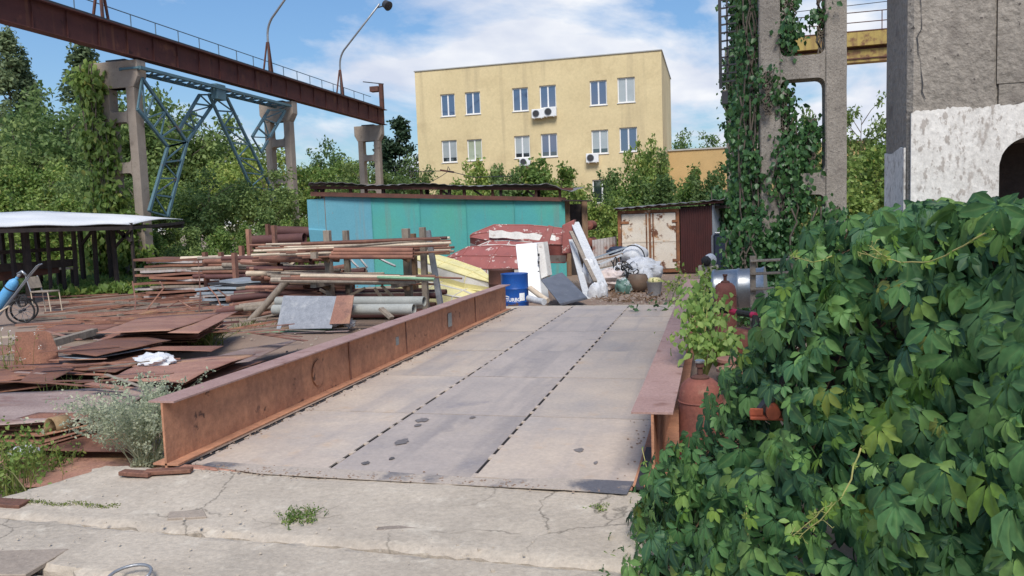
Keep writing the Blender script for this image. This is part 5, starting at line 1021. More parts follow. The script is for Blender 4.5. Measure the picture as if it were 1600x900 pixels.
for k in range(900):
    c = V(*G(random.uniform(850, 1080), random.uniform(432, 480))[:2], GZ+.03) if k < 420 else V(random.uniform(-14, -4.2), random.uniform(5, 15), GZ+.035); s_ = random.uniform(.006, .02); gv.obox(c, V(s_, s_*.3, 0), V(-s_*.3, s_*.8, .2*s_), V(0, .1*s_, s_*.5))
tag(gv.build('gravel', 'concrete_pale'), 'loose stones and chips scattered over the dirt', 'stones', kind='stuff')
ch = MB()
for k in range(260):
    c = V(random.uniform(-4.4, .2), random.uniform(2.9, 4.55), -.03); s_ = .002+.006*random.random()**3; ch.obox(c, V(s_, s_*.4, 0), V(-s_*.4, s_*.8, .2*s_), V(0, .1*s_, s_*.5))
tag(ch.build('chippings', 'concrete_slab', loc=(-2, 3.7, -.03)), 'small concrete chippings strewn on the apron', 'stones', kind='stuff')

o = thing('corrugated_fence', 'pale corrugated sheet standing left of the white container', 'fence', DY(944, 400, 27)); p0, p1 = DY(926, 400, 26.5), DY(964, 400, 27.2); profile((p0[0], p0[1]), (p1[0], p1[1]), GZ, DY(944, 374, 27)[2], DY(944, 370, 27)[2], 'corr_pale', o, 8)
for k, (x, y) in enumerate(((923, 352), (924, 378), (925, 385), (924, 392))): p = DY(x, y, 27.5+k*.2); tag(MB().lathe(p-V(0, .6, 0), [(.12, 0), (.17, .04), (.17, 1.0), (.12, 1.04)], 12, axis=(0, 1, 0)).build('red_canister', 'cylinder_red', smooth='auto'), ['red round canister high beside the shed end board', 'red canister topmost of three behind the leaning boards', 'red canister middle of three behind the leaning boards', 'red canister lowest of three behind the leaning boards'][k], 'canister')

# ------------------------------------------------------------------ gas cart and chair on the left
gc = thing('gas_cart', 'two wheeled cart carrying a light blue gas cylinder at the left edge', 'cart', G(20, 506))
hub = DY(32, 487, 14.2); ax_ = nrm(V(.62, -.78, 0)); wr_ = .27
wd_ = nrm(np.cross(ax_, V(0, 0, 1)))
for s in (0, -1):
    hcen = hub+ax_*(.0 if s == 0 else -.55); wob = MB()
    ring = [hcen+wr_*(math.cos(t)*wd_+math.sin(t)*V(0, 0, 1)) for t in np.linspace(0, 2*math.pi, 29)]
    wh = MB().tube(ring, .022, 8, cap=False).build('wheel', 'rubber', gc, smooth=True)
    sp = MB()
    for k in range(10): t = k*math.pi/5; sp.tube([hcen, hcen+(wr_-.02)*(math.cos(t)*wd_+math.sin(t)*V(0, 0, 1))], .005, 4)
    sp.build('spokes', 'steel_grey', wh); MB().tube([hcen-ax_*.05, hcen+ax_*.05], .035, 10).build('hub', 'steel_dark', wh)
MB().tube([hub, hub-ax_*.55], .018, 8).build('axle', 'steel_dark', gc)
cb0, cb1 = DY(-14, 492, 14.0), DY(24, 438, 14.2); cd = nrm(cb1-cb0); Lc = np.linalg.norm(cb1-cb0)
MB().lathe(cb0-cd*.25, [(.10, 0), (.112, .03), (.112, Lc+.12), (.10, Lc+.2), (.06, Lc+.26), (.035, Lc+.28), (.035, Lc+.33)], 20, axis=cd).build('gas_cylinder', 'cylinder_blue', gc, smooth='auto')
vt = cb0+cd*(Lc+.1); MB().lathe(vt, [(.03, 0), (.04, .05), (.02, .12)], 10, axis=cd).build('valve', 'steel_grey', gc); MB().tube([vt+V(0, 0, .06), vt+V(.12, 0, .12), vt+V(.2, .03, .02)], .03, 8).build('regulator', 'steel_bright', gc, smooth=True)
hd = [cb0-cd*.25+V(.16, 0, -.02), cb0+cd*Lc*.6+V(.2, 0, -.05), DY(42, 434, 14.2), DY(57, 416, 14.1), DY(62, 413, 14.1)]
for o_ in (V(0, 0, 0), ax_*-.35): MB().tube([h+o_ for h in hd], .016, 6).build('handle', 'steel_grey', gc)
for t_ in (.2, .75): MB().lathe(cb0+cd*Lc*t_, [(.118, 0), (.118, .03)], 20, axis=cd).build('clamp_band', 'steel_dark', gc)
hs = MB(); c = DY(34, 470, 14.1); hs.tube([c+V(.12*math.cos(t)*(1+.1*math.sin(t*.37)), .05*math.sin(t*.6), .13*math.sin(t)) for t in np.linspace(0, 18, 70)], .011, 5); hs.build('hose', 'rubber', gc, smooth=True)
MB().bar(cb0-cd*.3+V(-.1, -.1, 0), DY(14, 478, 14.0), .04, .03).build('prop', 'pipe_cream', gc)
ch = thing('chair', 'old metal framed chair standing behind the gas cart', 'chair', G(60, 480))
cY = 16.6; sl, sr = DY(46, 456, cY), DY(74, 453, cY); sz = sl[2]
MB().box(sl[0], sr[0], cY, cY+.4, sz-.03, sz+.01).build('seat', 'wood_grey', ch, bevel=.01); MB().prism([(sl[0]-.02, cY+.02, sz+.08), (sl[0]+.02, cY+.38, sz+.08), (sl[0]-.08, cY+.38, sz+.38), (sl[0]-.12, cY+.02, sz+.38)], (.03, 0, 0)).build('backrest', 'wood_grey', ch, bevel=.01)
for x, dx in ((sl[0]+.02, .06), (sr[0]-.02, .06)):
    for yy in (cY+.02, cY+.38): MB().tube([(x, yy, sz), (x+dx, yy, GZ)], .014, 6).build('leg', 'pipe_cream', ch)
for yy in (cY+.02, cY+.38): MB().tube([(sl[0]+.02, yy, sz), (sl[0]-.1, yy, sz+.4)], .014, 6).build('back_post', 'steel_grey', ch)

# ------------------------------------------------------------------ gas cylinders and odds and ends right of the deck
def cyl(label, x, ytop, Y, r, hgt=.95, valve=True, m_='cylinder_red', wheel=True):
    p = DY(x, ytop, Y); t = thing('gas_cylinder', label, 'gas cylinder', (p[0], Y, p[2]-hgt), None); z = p[2]-hgt
    MB().lathe((p[0], Y, z), [(r*.9, 0), (r, .03), (r, hgt*.35), (r+.004, hgt*.36), (r+.004, hgt*.375), (r, hgt*.385), (r, hgt-.14), (r*.97, hgt-.09), (r*.85, hgt-.04), (r*.6, hgt-.01), (r*.3, hgt)], 32).build('body', m_, t, smooth='auto')
    MB().lathe((p[0], Y, z+hgt-.15), [(r+.002, 0), (r+.005, .006), (r+.002, .012)], 32).build('weld_band', 'cylinder_red', t)
    if valve:
        MB().lathe((p[0], Y, z+hgt-.012), [(r*.42, 0), (r*.42, .018), (r*.26, .03), (.018, .032), (.018, .075), (.026, .08), (.026, .1)], 18).build('neck', 'dark_rust', t, smooth='auto')
        if wheel: MB().lathe((p[0], Y, z+hgt+.09), [(.024, 0), (.03, .006), (.03, .018), (.022, .024)], 14).build('hand_wheel', 'steel_bright', t, smooth='auto')
    return t
cyl('red gas cylinder with a valve wheel right next to the deck beam', 1094, 590, 4.95, .135)
cyl('smaller red gas cylinder standing behind the sapling', 1133, 441, 8.9, .12, valve=True, wheel=False)
cyl('red gas cylinder with a flat rusty top under the black and red handle', 1160, 512, 6.6, .16, valve=False)
hl = thing('tool_handle', 'black and red tool handle lying across the gas cylinders', 'tool', DY(1150, 487, 6.7))
pa, pb = DY(1121, 483, 6.75), DY(1181, 493, 6.4); dd = pb-pa
for i, (t0, t1, m_) in enumerate(((0, .35, 'rubber'), (.35, .55, 'pink_plastic'), (.55, .9, 'rubber'), (.9, 1.0, 'pink_plastic'))): MB().tube([pa+dd*t0, pa+dd*t1], [.026, .024], 10).build('grip' if i else 'tip', m_, hl)
MB().tube([pb, pb+V(-.02, -.05, -.2)], .028, 8).build('stem', 'rubber', hl)
rb_ = thing('steel_drum', 'bright bare steel drum lying behind the small red cylinder', 'drum', DY(1152, 470, 9.6))
p = DY(1156, 452, 9.8); MB().lathe(p-V(.3, 0, 0), [(.02, 0), (.24, .0), (.25, .02), (.235, .04), (.235, .28), (.25, .3), (.235, .32), (.235, .56), (.25, .6), (.02, .6)], 28, axis=(1, -.15, .05)).build('shell', 'steel_bright', rb_, smooth='auto')
cr_ = thing('timber_crate', 'grey timber crate half buried in creeper behind the cylinders', 'crate', (.55, 7.3, GZ))
for k, y in enumerate((408, 428, 452, 478, 500)): pa, pb = DY(1172, y, 7.6), DY(1240, y-3, 7.6); MB().bar(pa, pb, .02, .11, up=(0, -1, 0)).build('slat', 'wood_grey', cr_, bevel=.004)
for px in (1176, 1236): pa = DY(px, 400, 7.62); MB().bar((pa[0], pa[1], GZ), tuple(pa), .07, .05).build('corner_post', 'wood_grey', cr_)
ck = thing('navy_cabinet', 'dark navy metal cabinet beside the brown lean-to', 'cabinet', DY(1128, 412, 22)); pa, pb = DY(1114, 366, 22), DY(1146, 410, 22); MB().box(pa[0], pb[0], 22, 22.6, pb[2]-.5, pa[2]).build('body', 'cabinet_navy', ck, bevel=.05); MB().tube([(pa[0]-.02, 21.98, pb[2]), (pa[0]-.02, 21.98, pa[2]-.05), (pa[0]+.06, 21.98, pa[2]+.03), (pb[0], 21.98, pa[2]+.03)], .03, 6).build('edge_tube', 'steel_grey', ck)
blob('helmet', 'black and white rounded helmet on the block by the lean-to', DY(1110, 406, 20.5), .16, 'bag_white', cat='helmet', seed=12, amp=.08); blob('black_lump', 'small black bundle beside the white helmet', DY(1104, 408, 20.4), .13, 'rubber', cat='bundle', seed=13, amp=.1)
p = DY(1107, 422, 20.6); tag(MB().box(p[0]-.25, p[0]+.25, 20.4, 20.9, GZ, DY(1107, 415, 20.6)[2]).build('concrete_block', 'concrete_slab', bevel=.02), 'grey concrete block carrying the helmet by the lean-to', 'block')
ob = thing('orange_bracket', 'orange painted steel bracket poking out of the creeper', 'bracket', DY(1200, 650, 3.55)); p = DY(1200, 643, 3.5)
MB().box(p[0]-.075, p[0]+.075, 3.48, 3.6, p[2]-.035, p[2]-.022).build('base_plate', 'orange_paint', ob, bevel=.003); MB().box(p[0]-.075, p[0]-.02, 3.5, 3.51, p[2]-.022, p[2]+.012).build('lug', 'orange_paint', ob, bevel=.003); MB().lathe((p[0]+.02, 3.47, p[2]+.0), [(.03, 0), (.03, .1)], 14, axis=(0, 1, 0)).build('boss', 'orange_paint', ob)
MB().bar((p[0]-.03, 3.52, p[2]), (p[0]+.12, 3.62, p[2]+.17), .03, .03).build('arm', 'steel_dark', ob)
bb = thing('blue_barrel', 'dark blue plastic barrel behind the creeper at the right edge', 'barrel', DY(1640, 700, 2.75)); p = DY(1725, 520, 2.75)
MB().lathe((p[0], p[1], GZ), [(.27, 0), (.29, .05), (.30, .5), (.31, .52), (.30, .54), (.30, 1.0), (.31, 1.02), (.30, 1.04), (.28, 1.5), (.2, 1.58)], 32).build('shell', 'barrel_plastic', bb, smooth='auto')
for k, (x, y, Y, r) in enumerate(((1145, 560, 5.6, .11), (1150, 575, 5.4, .13), (1143, 588, 5.5, .1))): p = DY(x, y, Y); tag(MB().lathe((p[0], p[1], p[2]-.03), [(r*.7, 0), (r, .01), (r, .03), (r*.8, .035)], 18).build('steel_disc', 'pipe_rust', smooth='auto'), ['rusty steel disc on top of the little stack behind the valve wheel', 'widest rusty disc of the little stack behind the valve wheel', 'lowest rusty disc of the little stack behind the valve wheel'][k], 'disc')
p = DY(1150, 600, 5.5); tag(MB().lathe((p[0], p[1], GZ), [(.13, 0), (.14, .4), (.12, p[2]-GZ-.02)], 16).build('rusty_canister', 'pipe_rust', smooth='auto'), 'short rusty canister under the little stack of discs', 'canister')
sw_ = thing('slack_wire', 'overhead cable with a dark insulator crossing in front of the yellow building', 'cable', DY(700, 268, 40))
MB().tube([DY(640, 268, 42), DY(700, 267, 40), DY(740, 277, 38), DY(800, 275, 37)], .02, 5).build('cable', 'steel_dark', sw_); MB().bar(DY(688, 266, 40), DY(709, 269, 40), .1, .1).build('insulator', 'dark_rust', sw_); MB().tube([DY(699, 266, 40), DY(700, 260, 40), DY(703, 266, 40)], .025, 5).build('loop', 'steel_dark', sw_)
MB().tube([DY(672, 285, 39), DY(690, 275, 39.5), DY(700, 268, 40)], .015, 4).build('tail', 'steel_dark', sw_)
pb_ = blob('plastic_bag', 'white crumpled plastic bag lying between the rusty sheets', G(243, 564, .10), .17, 'bag_white', squash=(1.4, 1.0, .55), seed=21, amp=.35)
blob('plastic_scrap', 'small translucent white plastic scrap near the bottom left weeds', G(38, 705, -.1), .09, 'bag_white', cat='plastic scrap', squash=(1.3, 1, .5), seed=22, amp=.35)
blob('white_rag', 'white rag at the left end of the brown pole', DY(514, 506, 13.3), .12, 'bag_white', cat='rag', squash=(1.5, 1, .6), seed=23, amp=.35); blob('white_rag', 'white rag at the right end of the brown pole', DY(547, 505, 13.4), .10, 'bag_white', cat='rag', squash=(1.1, 1, .9), seed=24, amp=.35)

# ------------------------------------------------------------------ trees
def unit(n, r_): v = r_.normal(0, 1, (n, 3)); return v/np.linalg.norm(v, axis=1, keepdims=True)
def leaves(cent, rad, per, size, m_, r_, name, up=.4, out_c=None, flat_=1.0, tmpl=DIAMOND):
    P_, A_, N_, S_ = [], [], [], []
    for c, r in zip(cent, rad):
        n = max(4, int(per*(r**2)/np.mean(rad)**2)); u = unit(n, r_); d = r*r_.random(n)**.45
        p = c+u*d[:, None]*np.array([1, 1, flat_]); N = u*.7+unit(n, r_)*.8+np.array([0, 0, up]); A = unit(n, r_)+np.array([0, 0, -.35])
        P_.append(p); A_.append(A); N_.append(N); S_.append(size*(.65+.7*r_.random(n)))
    v, f = scatter(tmpl, np.concatenate(P_), np.concatenate(A_), np.concatenate(N_), np.concatenate(S_)); return fast_mesh(name, v, f, m_)
def tree_mesh(kind, seed, m_):
    r_ = np.random.default_rng(seed); cent = []; rad = []; tb = MB()
    if kind == 'round':
        H = 9.; nC = 85; trunk = .16
        for k in range(nC):
            u = unit(1, r_)[0]; d = r_.random()**.38; c = np.array([0, 0, 5.4])+u*d*np.array([2.9, 2.9, 3.4])*(1+.2*math.sin(k*2.3)); c[2] = max(c[2], 1.2); cent.append(c); rad.append(r_.uniform(.34, .9))
        per, size = 64, .29
    elif kind == 'poplar':
        H = 16.; nC = 120; trunk = .2
        for k in range(nC):
            t = r_.random()**.85; z = 1.5+t*14.3; w_ = 1.5*min(1, (1.02-t)*2.4)*min(1, .5+t*3); an = r_.uniform(0, 6.28); q_ = w_*r_.random()**.5; cent.append(np.array([q_*math.cos(an), q_*math.sin(an), z])); rad.append(r_.uniform(.3, .65))
        per, size = 55, .27
    elif kind == 'bush':
        H = 3.4; nC = 60; trunk = .06
        for k in range(nC):
            an = r_.uniform(0, 6.28); q_ = 1.5*r_.random()**.5; z = r_.uniform(.15, 1)*(3.1-.75*q_*r_.uniform(.6, 1.4)); cent.append(np.array([q_*math.cos(an), q_*math.sin(an), max(.2, z)])); rad.append(r_.uniform(.22, .5))
        for k in range(7):                                   # upright shoots break the outline
            an = r_.uniform(0, 6.28); q_ = 1.3*r_.random()
            for z in np.arange(2.2, r_.uniform(2.8, 3.6), .28): cent.append(np.array([q_*math.cos(an)+r_.normal(0, .12), q_*math.sin(an)+r_.normal(0, .12), z])); rad.append(r_.uniform(.18, .34))
        per, size = 75, .155
    elif kind == 'pine':
        H = 11.; nC = 110; trunk = .18
        for k in range(nC):
            t = r_.random(); z = 2+t*9; w_ = 2.6*(1.03-t)**.7; an = r_.uniform(0, 6.28); q_ = w_*r_.random()**.4; cent.append(np.array([q_*math.cos(an), q_*math.sin(an), z-.2*q_])); rad.append(r_.uniform(.35, .6))
        per, size = 75, .25
    cent = np.array(cent); rad = np.array(rad); top = cent[:, 2].max()
    n = 9; pts = [np.array([.1*math.sin(k*1.1+seed), .1*math.cos(k*.9+seed), top*.9*k/(n-1)]) for k in range(n)]
    tb.tube(pts, [max(.015, trunk*(1-.93*k/(n-1))) for k in range(n)], 7)
    for c in cent[::3]:
        z0 = max(.3, c[2]-(.6 if kind != 'poplar' else 1.2)-.45*math.hypot(c[0], c[1])); i = min(n-2, int(z0/(top*.9)*(n-1))); p = pts[i]+(pts[i+1]-pts[i])*(z0/(top*.9)*(n-1)-i) if z0 < top*.9 else pts[-1]
        mid = (p+c)/2+np.array([0, 0, .12]); tb.tube([p, mid, c], [trunk*.22, trunk*.14, trunk*.05], 5, cap=False)
    v = np.array(tb.v); tm = bpy.data.meshes.new('trunk'); tm.from_pydata(tb.v, [], tb.f); tm.materials.append(MATS['bark'])
    return tm, leaves(cent, rad, per, size, m_, r_, 'crown')
TM = {}
for k, s, m_ in (('round', 1, 'leaf_tree'), ('round', 2, 'leaf_tree'), ('round', 3, 'leaf_bright'), ('poplar', 4, 'leaf_poplar'), ('poplar', 5, 'leaf_poplar'), ('bush', 6, 'leaf_bright'), ('bush', 7, 'leaf_tree'), ('bush', 8, 'leaf_bright'), ('pine', 9, 'leaf_pine')):
    TM.setdefault(k, []).append(tree_mesh(k, s, m_))
HT = dict(round=9., poplar=16., bush=3.7, pine=11.)
def tree(kind, var, px, ytop, Y, label, group=None, wscale=1., zoff=0.):
    t_ = DY(px, ytop, Y); s = (t_[2]-GZ)/HT[kind]; tm, cm = TM[kind][var]
    t = thing({'round': 'tree', 'poplar': 'poplar_tree', 'bush': 'bush', 'pine': 'pine_tree'}[kind], label, 'bush' if kind == 'bush' else 'tree', (t_[0], Y, GZ+zoff), group)
    t.scale = (s*wscale, s*wscale, s); t.rotation_euler = (0, 0, random.uniform(0, 6.28))
    a = bpy.data.objects.new('trunk', tm); b = bpy.data.objects.new('crown', cm)
    for o in (a, b): col.objects.link(o); o.parent = t
T = tree
T('poplar', 0, 10, 45, 58, 'tall poplar cut by the left edge of the picture', wscale=1.2); T('poplar', 1, 33, 75, 59, 'poplar leaning close to the tall one at the left edge', wscale=1.0)
T('poplar', 1, 47, 112, 62, 'slim poplar standing alone between the two tall poplars', wscale=.8)
T('poplar', 1, 128, 58, 56, 'tall poplar just left of the ivy covered column', wscale=1.45)
T('poplar', 0, -30, 70, 60, 'poplar beyond the left edge behind the tall one', wscale=1.4)
T('round', 1, 105, 175, 47, 'tree filling the gap below the slim poplar'); T('round', 0, 45, 195, 44, 'tree low between the left poplars'); T('round', 0, 190, 130, 58, 'tree top just behind the first pale column'); T('round', 0, 78, 150, 55, 'dark tree crown between the poplars', 'trees behind the left runway')
T('round', 1, 150, 160, 52, 'dark tree right below the tall poplar by the ivy column')
T('round', 1, 20, 175, 48, 'dense tree low at the left edge below the tallest poplar')
T('round', 0, 262, 150, 56, 'airy dark tree seen through the blue bracing')
T('round', 1, 330, 175, 58, 'tree behind the middle of the blue bracing')
T('round', 2, 395, 215, 56, 'light green tree framed by the long blue brace')
T('round', 0, 300, 190, 60, 'tree between the two halves of the blue bracing')
T('round', 2, 360, 235, 42, 'light green tree low behind the blue bracing')
T('round', 2, 75, 235, 40, 'light green tree behind the white roofed shelter')
T('round', 1, 140, 240, 38, 'bushy tree behind the right half of the shelter roof')
T('round', 2, 5, 250, 38, 'yellow green tree behind the left half of the shelter roof')
T('round', 2, 262, 260, 37, 'light tree left of the long blue brace foot', wscale=.9)
T('round', 0, 325, 270, 34, 'dark leafy tree behind the yard bars', wscale=1.2)
T('round', 1, 410, 262, 36, 'leafy tree in front of the middle pale column', wscale=1.1)
T('round', 1, 205, 275, 33, 'leafy growth at the foot of the first pale column', wscale=1.1)
T('round', 2, 470, 245, 60, 'light green tree right of the middle pale column')
T('round', 0, 500, 225, 66, 'tree between the middle and last pale columns', wscale=.9)
T('round', 2, 535, 235, 62, 'light green tree left of the last pale column')
T('round', 1, 560, 250, 56, 'low tree at the foot of the last pale column')
T('pine', 0, 622, 188, 66, 'dark pine between the girder end and the yellow building', wscale=1.2)
T('pine', 0, 598, 215, 70, 'dark pine behind the last pale column')
T('round', 0, 640, 250, 57, 'tree at the left corner of the yellow building', wscale=.9)
for i, (px, y, Y, v, ws, lab) in enumerate(((752, 240, 48, 0, .75, 'slender bush left of those in front of the yellow building'), (775, 250, 47, 1, .8, 'small bush between the slender and the big bushes'), (838, 236, 46, 2, 1.1, 'big round bush in front of the yellow building centre'), (872, 250, 47, 0, .8, 'bush right of the big round one at the building'),
        (812, 262, 45, 1, .9, 'low bush above the shed roof at the building'), (957, 258, 44, 1, .8, 'bush covering the ground floor window of the building'), (1003, 205, 46, 2, .55, 'tall leafy bush before the right corner of the building'), (1035, 225, 47, 1, .6, 'leafy bush right at the building corner'),
        (985, 262, 40, 0, 1.0, 'bush behind the container left end'), (1040, 268, 40, 1, 1.1, 'bush behind the container right end'), (1085, 252, 42, 0, .9, 'dark bush in front of the annex'), (1120, 262, 38, 1, .9, 'dark bush next to the ivy columns'), (935, 300, 33, 2, .9, 'green bush between shed and container'), (958, 305, 34, 1, .9, 'bush touching the container left side'), (905, 285, 40, 0, .7, 'thin bush behind the shed end'), (720, 275, 44, 0, .9, 'low bush behind the left part of the shed roof'), (690, 285, 40, 1, .9, 'lowest bush behind the shed roof'))):
    T('bush', v, px, y, Y, lab, 'bushes in front of the yellow building', ws)
for i, (px, y, Y, v, lab) in enumerate(((1078, 212, 110, 0, 'far tree above the annex roof, left one'), (1108, 208, 115, 1, 'far tree above the annex roof, taller one'), (1150, 215, 112, 0, 'far tree hidden behind the ivy columns'))): T('round', v, px, y, Y, lab)
T('round', 1, 1345, 158, 30, 'tree between the two concrete columns on the right', wscale=.75); T('round', 2, 1368, 205, 24, 'light green tree low between the right hand columns'); T('round', 0, 1430, 190, 32, 'tree hidden behind the big limewashed column')
T('bush', 0, 1590, 215, 9, 'bush right behind the arch of the limewashed column', wscale=1.3); T('bush', 1, 1700, 190, 8.5, 'tall dark bush beyond the right edge of the picture', wscale=1.3); T('bush', 1, 1640, 225, 7.5, 'dark bush seen through the arch of the limewashed column'); T('bush', 2, 1345, 270, 20, 'bright bush at the foot of the column with the warning sign'); T('bush', 1, 1265, 160, 30, 'tall bush behind the opening of the ivy column', wscale=.45)
for i, (px, y, Y, v, ws, lab) in enumerate(((15, 285, 30, 0, 1.1, 'bush above the left end of the shelter roof'), (95, 290, 32, 2, 1.1, 'bush above the middle of the shelter roof'), (165, 285, 32, 0, 1.0, 'bush above the right part of the shelter roof'), (235, 300, 34, 2, .9, 'yellowish bush at the shelter roof tip'), (240, 352, 29, 0, 1.0, 'creeper covered bush right of the shelter posts'), (300, 350, 27, 1, 1.2, 'dark bush behind the sheet stack'), (350, 345, 26, 2, 1.1, 'leafy bush behind the rusty stakes'), (420, 320, 30, 1, 1.0, 'bush in front of the middle column foot'), (455, 335, 28, 0, .9, 'bush behind the wide red pipes'), (60, 392, 31, 1, 1.3, 'dark bush seen under the left of the shelter'), (130, 385, 31, 2, 1.3, 'bush seen between the shelter posts'), (190, 380, 31, 0, 1.2, 'bush behind the right shelter posts'), (5, 385, 27, 1, 1.3, 'dark bush under the far left of the shelter'))): T('bush', v, px, y, Y, lab, 'undergrowth along the left edge of the yard', ws)

# ------------------------------------------------------------------ climbing ivy on the columns
def ivy(label, boxes, n, size, m_='leaf_vine', seed=1, name='ivy', sd=.19):
    r_ = np.random.default_rng(seed); t = thing(name, label, 'ivy', boxes[0][0]); P_ = []; N_ = []
    vol = np.array([b[2] for b in boxes], float); vol /= vol.sum()
    st_ = MB()
    for (c, h, w_), f in zip(boxes, vol):
        k = int(n*f); c = np.asarray(c, float); h = np.asarray(h, float); nc = max(3, k//45); cl = c+h*(r_.random((nc, 3))*2-1); cl += unit(nc, r_)*.1
        p = cl[r_.integers(0, nc, k)]+r_.normal(0, sd, (k, 3)); P_.append(p); N_.append(np.tile([-.25, -1., .35], (k, 1))+r_.normal(0, .55, (k, 3)))
        for j in range(5): x, y = c[0]+h[0]*r_.uniform(-1, 1), c[1]-h[1]*.8; st_.tube([(x+.08*math.sin(q_*2+j), y, c[2]-h[2]+2*h[2]*q_/6) for q_ in range(7)], .018, 5)
    P_ = np.concatenate(P_); N_ = np.concatenate(N_); A_ = np.tile([0, 0, -1.], (len(P_), 1))+r_.normal(0, .5, (len(P_), 3))
    v, f = scatter(IVYLEAF, P_, A_, N_, size*(.6+.8*r_.random(len(P_)))); o = link(fast_mesh('foliage', v-WL[t.name], f, m_), 'foliage', t); o['kind'] = 'stuff'
    st_.build('stems', 'bark', t)['kind'] = 'stuff'; return t
IVYLEAF = (np.array([[0, 0, 0], [.35, -.36, .08], [.4, 0, 0], [.35, .36, .08], [.75, -.22, .03], [1, 0, -.1], [.75, .22, .03]]), np.array([[0, 1, 2], [0, 2, 3], [1, 4, 2], [2, 4, 5], [2, 5, 6], [2, 6, 3]]))
yy = 15.9
ivy('thick ivy climbing the left leg and openings of the signed column', [((.68, 16.3, 1.7), (.18, .25, 2.2), 2.0), ((.74, 16.5, 4.8), (.08, .2, 1.6), .5), ((1.02, 16.0, 3.9), (.08, .08, .4), .2), ((1.42, 16.2, 1.7), (.2, .2, 1.2), 1.7), ((1.36, 16.3, 3.4), (.1, .12, .5), .35), ((1.36, 16.3, 4.85), (.13, .15, .25), .4), ((1.45, 16.3, 5.4), (.08, .1, .5), .2), ((2.05, 16.25, 5.3), (.05, .06, .7), .12), ((1.78, 16.35, 2.7), (.16, .08, .7), .7), ((1.6, 15.9, .9), (.9, .3, .8), 2.4), ((.45, 16., .6), (.35, .5, .7), 1.2)], 10000, .105, 'leaf_vine', 3, sd=.12)
ivy('dark ivy mass hanging over the second and third columns of the row', [((1.08, 28., 4.5), (.24, .4, 4.6), 2.6), ((1.2, 28., 9.0), (.5, .4, 1.2), .8), ((1.6, 28.2, 7.8), (.7, .3, .8), .7), ((.6, 27.8, 1.0), (.6, .5, 1.4), 1), ((1.1, 40, 5), (.5, .4, 4.6), 1.4)], 14000, .17, 'leaf_vine', 4, sd=.15)
ivy('green ivy column climbing behind the first pale column to the girder', [((-24.0, 27.1, 3.0), (.6, .4, 3.2), 3), ((-24.2, 27.1, 6.6), (.32, .35, 1.9), 1.3), ((-23.4, 27.0, 1.2), (1.2, .4, 1.4), 1.4)], 7000, .24, 'leaf_bright', 5)
ivy('ivy round the foot of the middle pale column', [((-22.6, 39., .8), (1.3, .5, 1.2), 1)], 1500, .28, 'leaf_bright', 6)

# ------------------------------------------------------------------ weeds, grass, sapling
def tuft(name, label, c, n, h, m_, spread, r_, cat='weeds', blade=.012, lean=.5, kind='stuff', leafn=0, leaf=.03, lm=None, flowers=0):
    t = thing(name, label, cat, c); P_ = []; F_ = []; k = 0; lp_, la_, ln_ = [], [], []; fl = []
    for i in range(n):
        b = np.asarray(c)+np.array([r_.normal(0, spread), r_.normal(0, spread), 0]); d = np.array([r_.normal(0, lean), r_.normal(0, lean), 1]); d /= np.linalg.norm(d); hh = h*r_.uniform(.45, 1.1); s = np.cross(d, unit(1, r_)[0]); s /= np.linalg.norm(s)+1e-9
        droop = np.array([d[0], d[1], -.3])*hh*.35
        pts = [b, b+d*hh*.4, b+d*hh*.75+droop*.3, b+d*hh+droop]
        ws = [blade, blade*.9, blade*.6, blade*.1]
        for q_, w_ in zip(pts, ws): P_ += [q_-s*w_, q_+s*w_]
        for j in range(3): F_.append((k+2*j, k+2*j+1, k+2*j+3, k+2*j+2))
        k += 8
        for j in range(leafn):
            tt = r_.uniform(.15, 1); q_ = pts[1]*(1-tt)+pts[3]*tt if tt > .3 else b*(1-tt)+pts[1]*tt; lp_.append(q_+r_.normal(0, leaf*.6, 3)); la_.append(unit(1, r_)[0]+np.array([0, 0, .3])); ln_.append(unit(1, r_)[0]+np.array([0, 0, .6]))
        if i < flowers: fl.append(pts[3])
    me2 = fast_mesh('stalks', np.array(P_)-WL[t.name], np.array(F_), m_); o = link(me2, 'stalks', t); o['kind'] = 'stuff'
    if leafn: v, f = scatter(DIAMOND, np.array(lp_), np.array(la_), np.array(ln_), leaf*(.6+.8*r_.random(len(lp_)))); o = link(fast_mesh('leaves', v-WL[t.name], f, lm or m_), 'leaves', t); o['kind'] = 'stuff'
    if fl:
        fl = np.repeat(np.array(fl), 5, 0)+r_.normal(0, .015, (len(fl)*5, 3)); v, f = scatter(DIAMOND, fl, unit(len(fl), r_), unit(len(fl), r_)+np.array([0, 0, 1]), np.full(len(fl), .025)); o = link(fast_mesh('blossoms', v-WL[t.name], f, 'leaf_flower'), 'blossoms', t); o['kind'] = 'stuff'
    return t
r_ = np.random.default_rng(11)
tuft('wormwood_bush', 'silvery bushy weed growing against the front end of the left beam', G(222, 738, -.22)+V(-.02, .12, 0), 160, .84, 'leaf_silver', .045, r_, cat='bush', blade=.004, lean=.33, leafn=60, leaf=.026, lm='leaf_silver')
tuft('wormwood_bush', 'silvery weed sprawling left of the bushy one', G(185, 690, -.15), 45, .55, 'leaf_silver', .08, r_, cat='bush', blade=.003, lean=.5, leafn=30, leaf=.027, lm='leaf_silver')
tuft('tall_weeds', 'tall yellow green weeds at the bottom left corner', G(20, 770, -.3), 130, .55, 'leaf_grass', .17, r_, blade=.0045, lean=.22, leafn=9, leaf=.035, lm='leaf_bright')
tuft('tall_weeds', 'leafy weeds by the concrete edge near the white plastic scrap', G(65, 742, -.28), 60, .24, 'leaf_grass', .11, r_, blade=.004, lean=.4, leafn=9, leaf=.03, lm='leaf_bright')
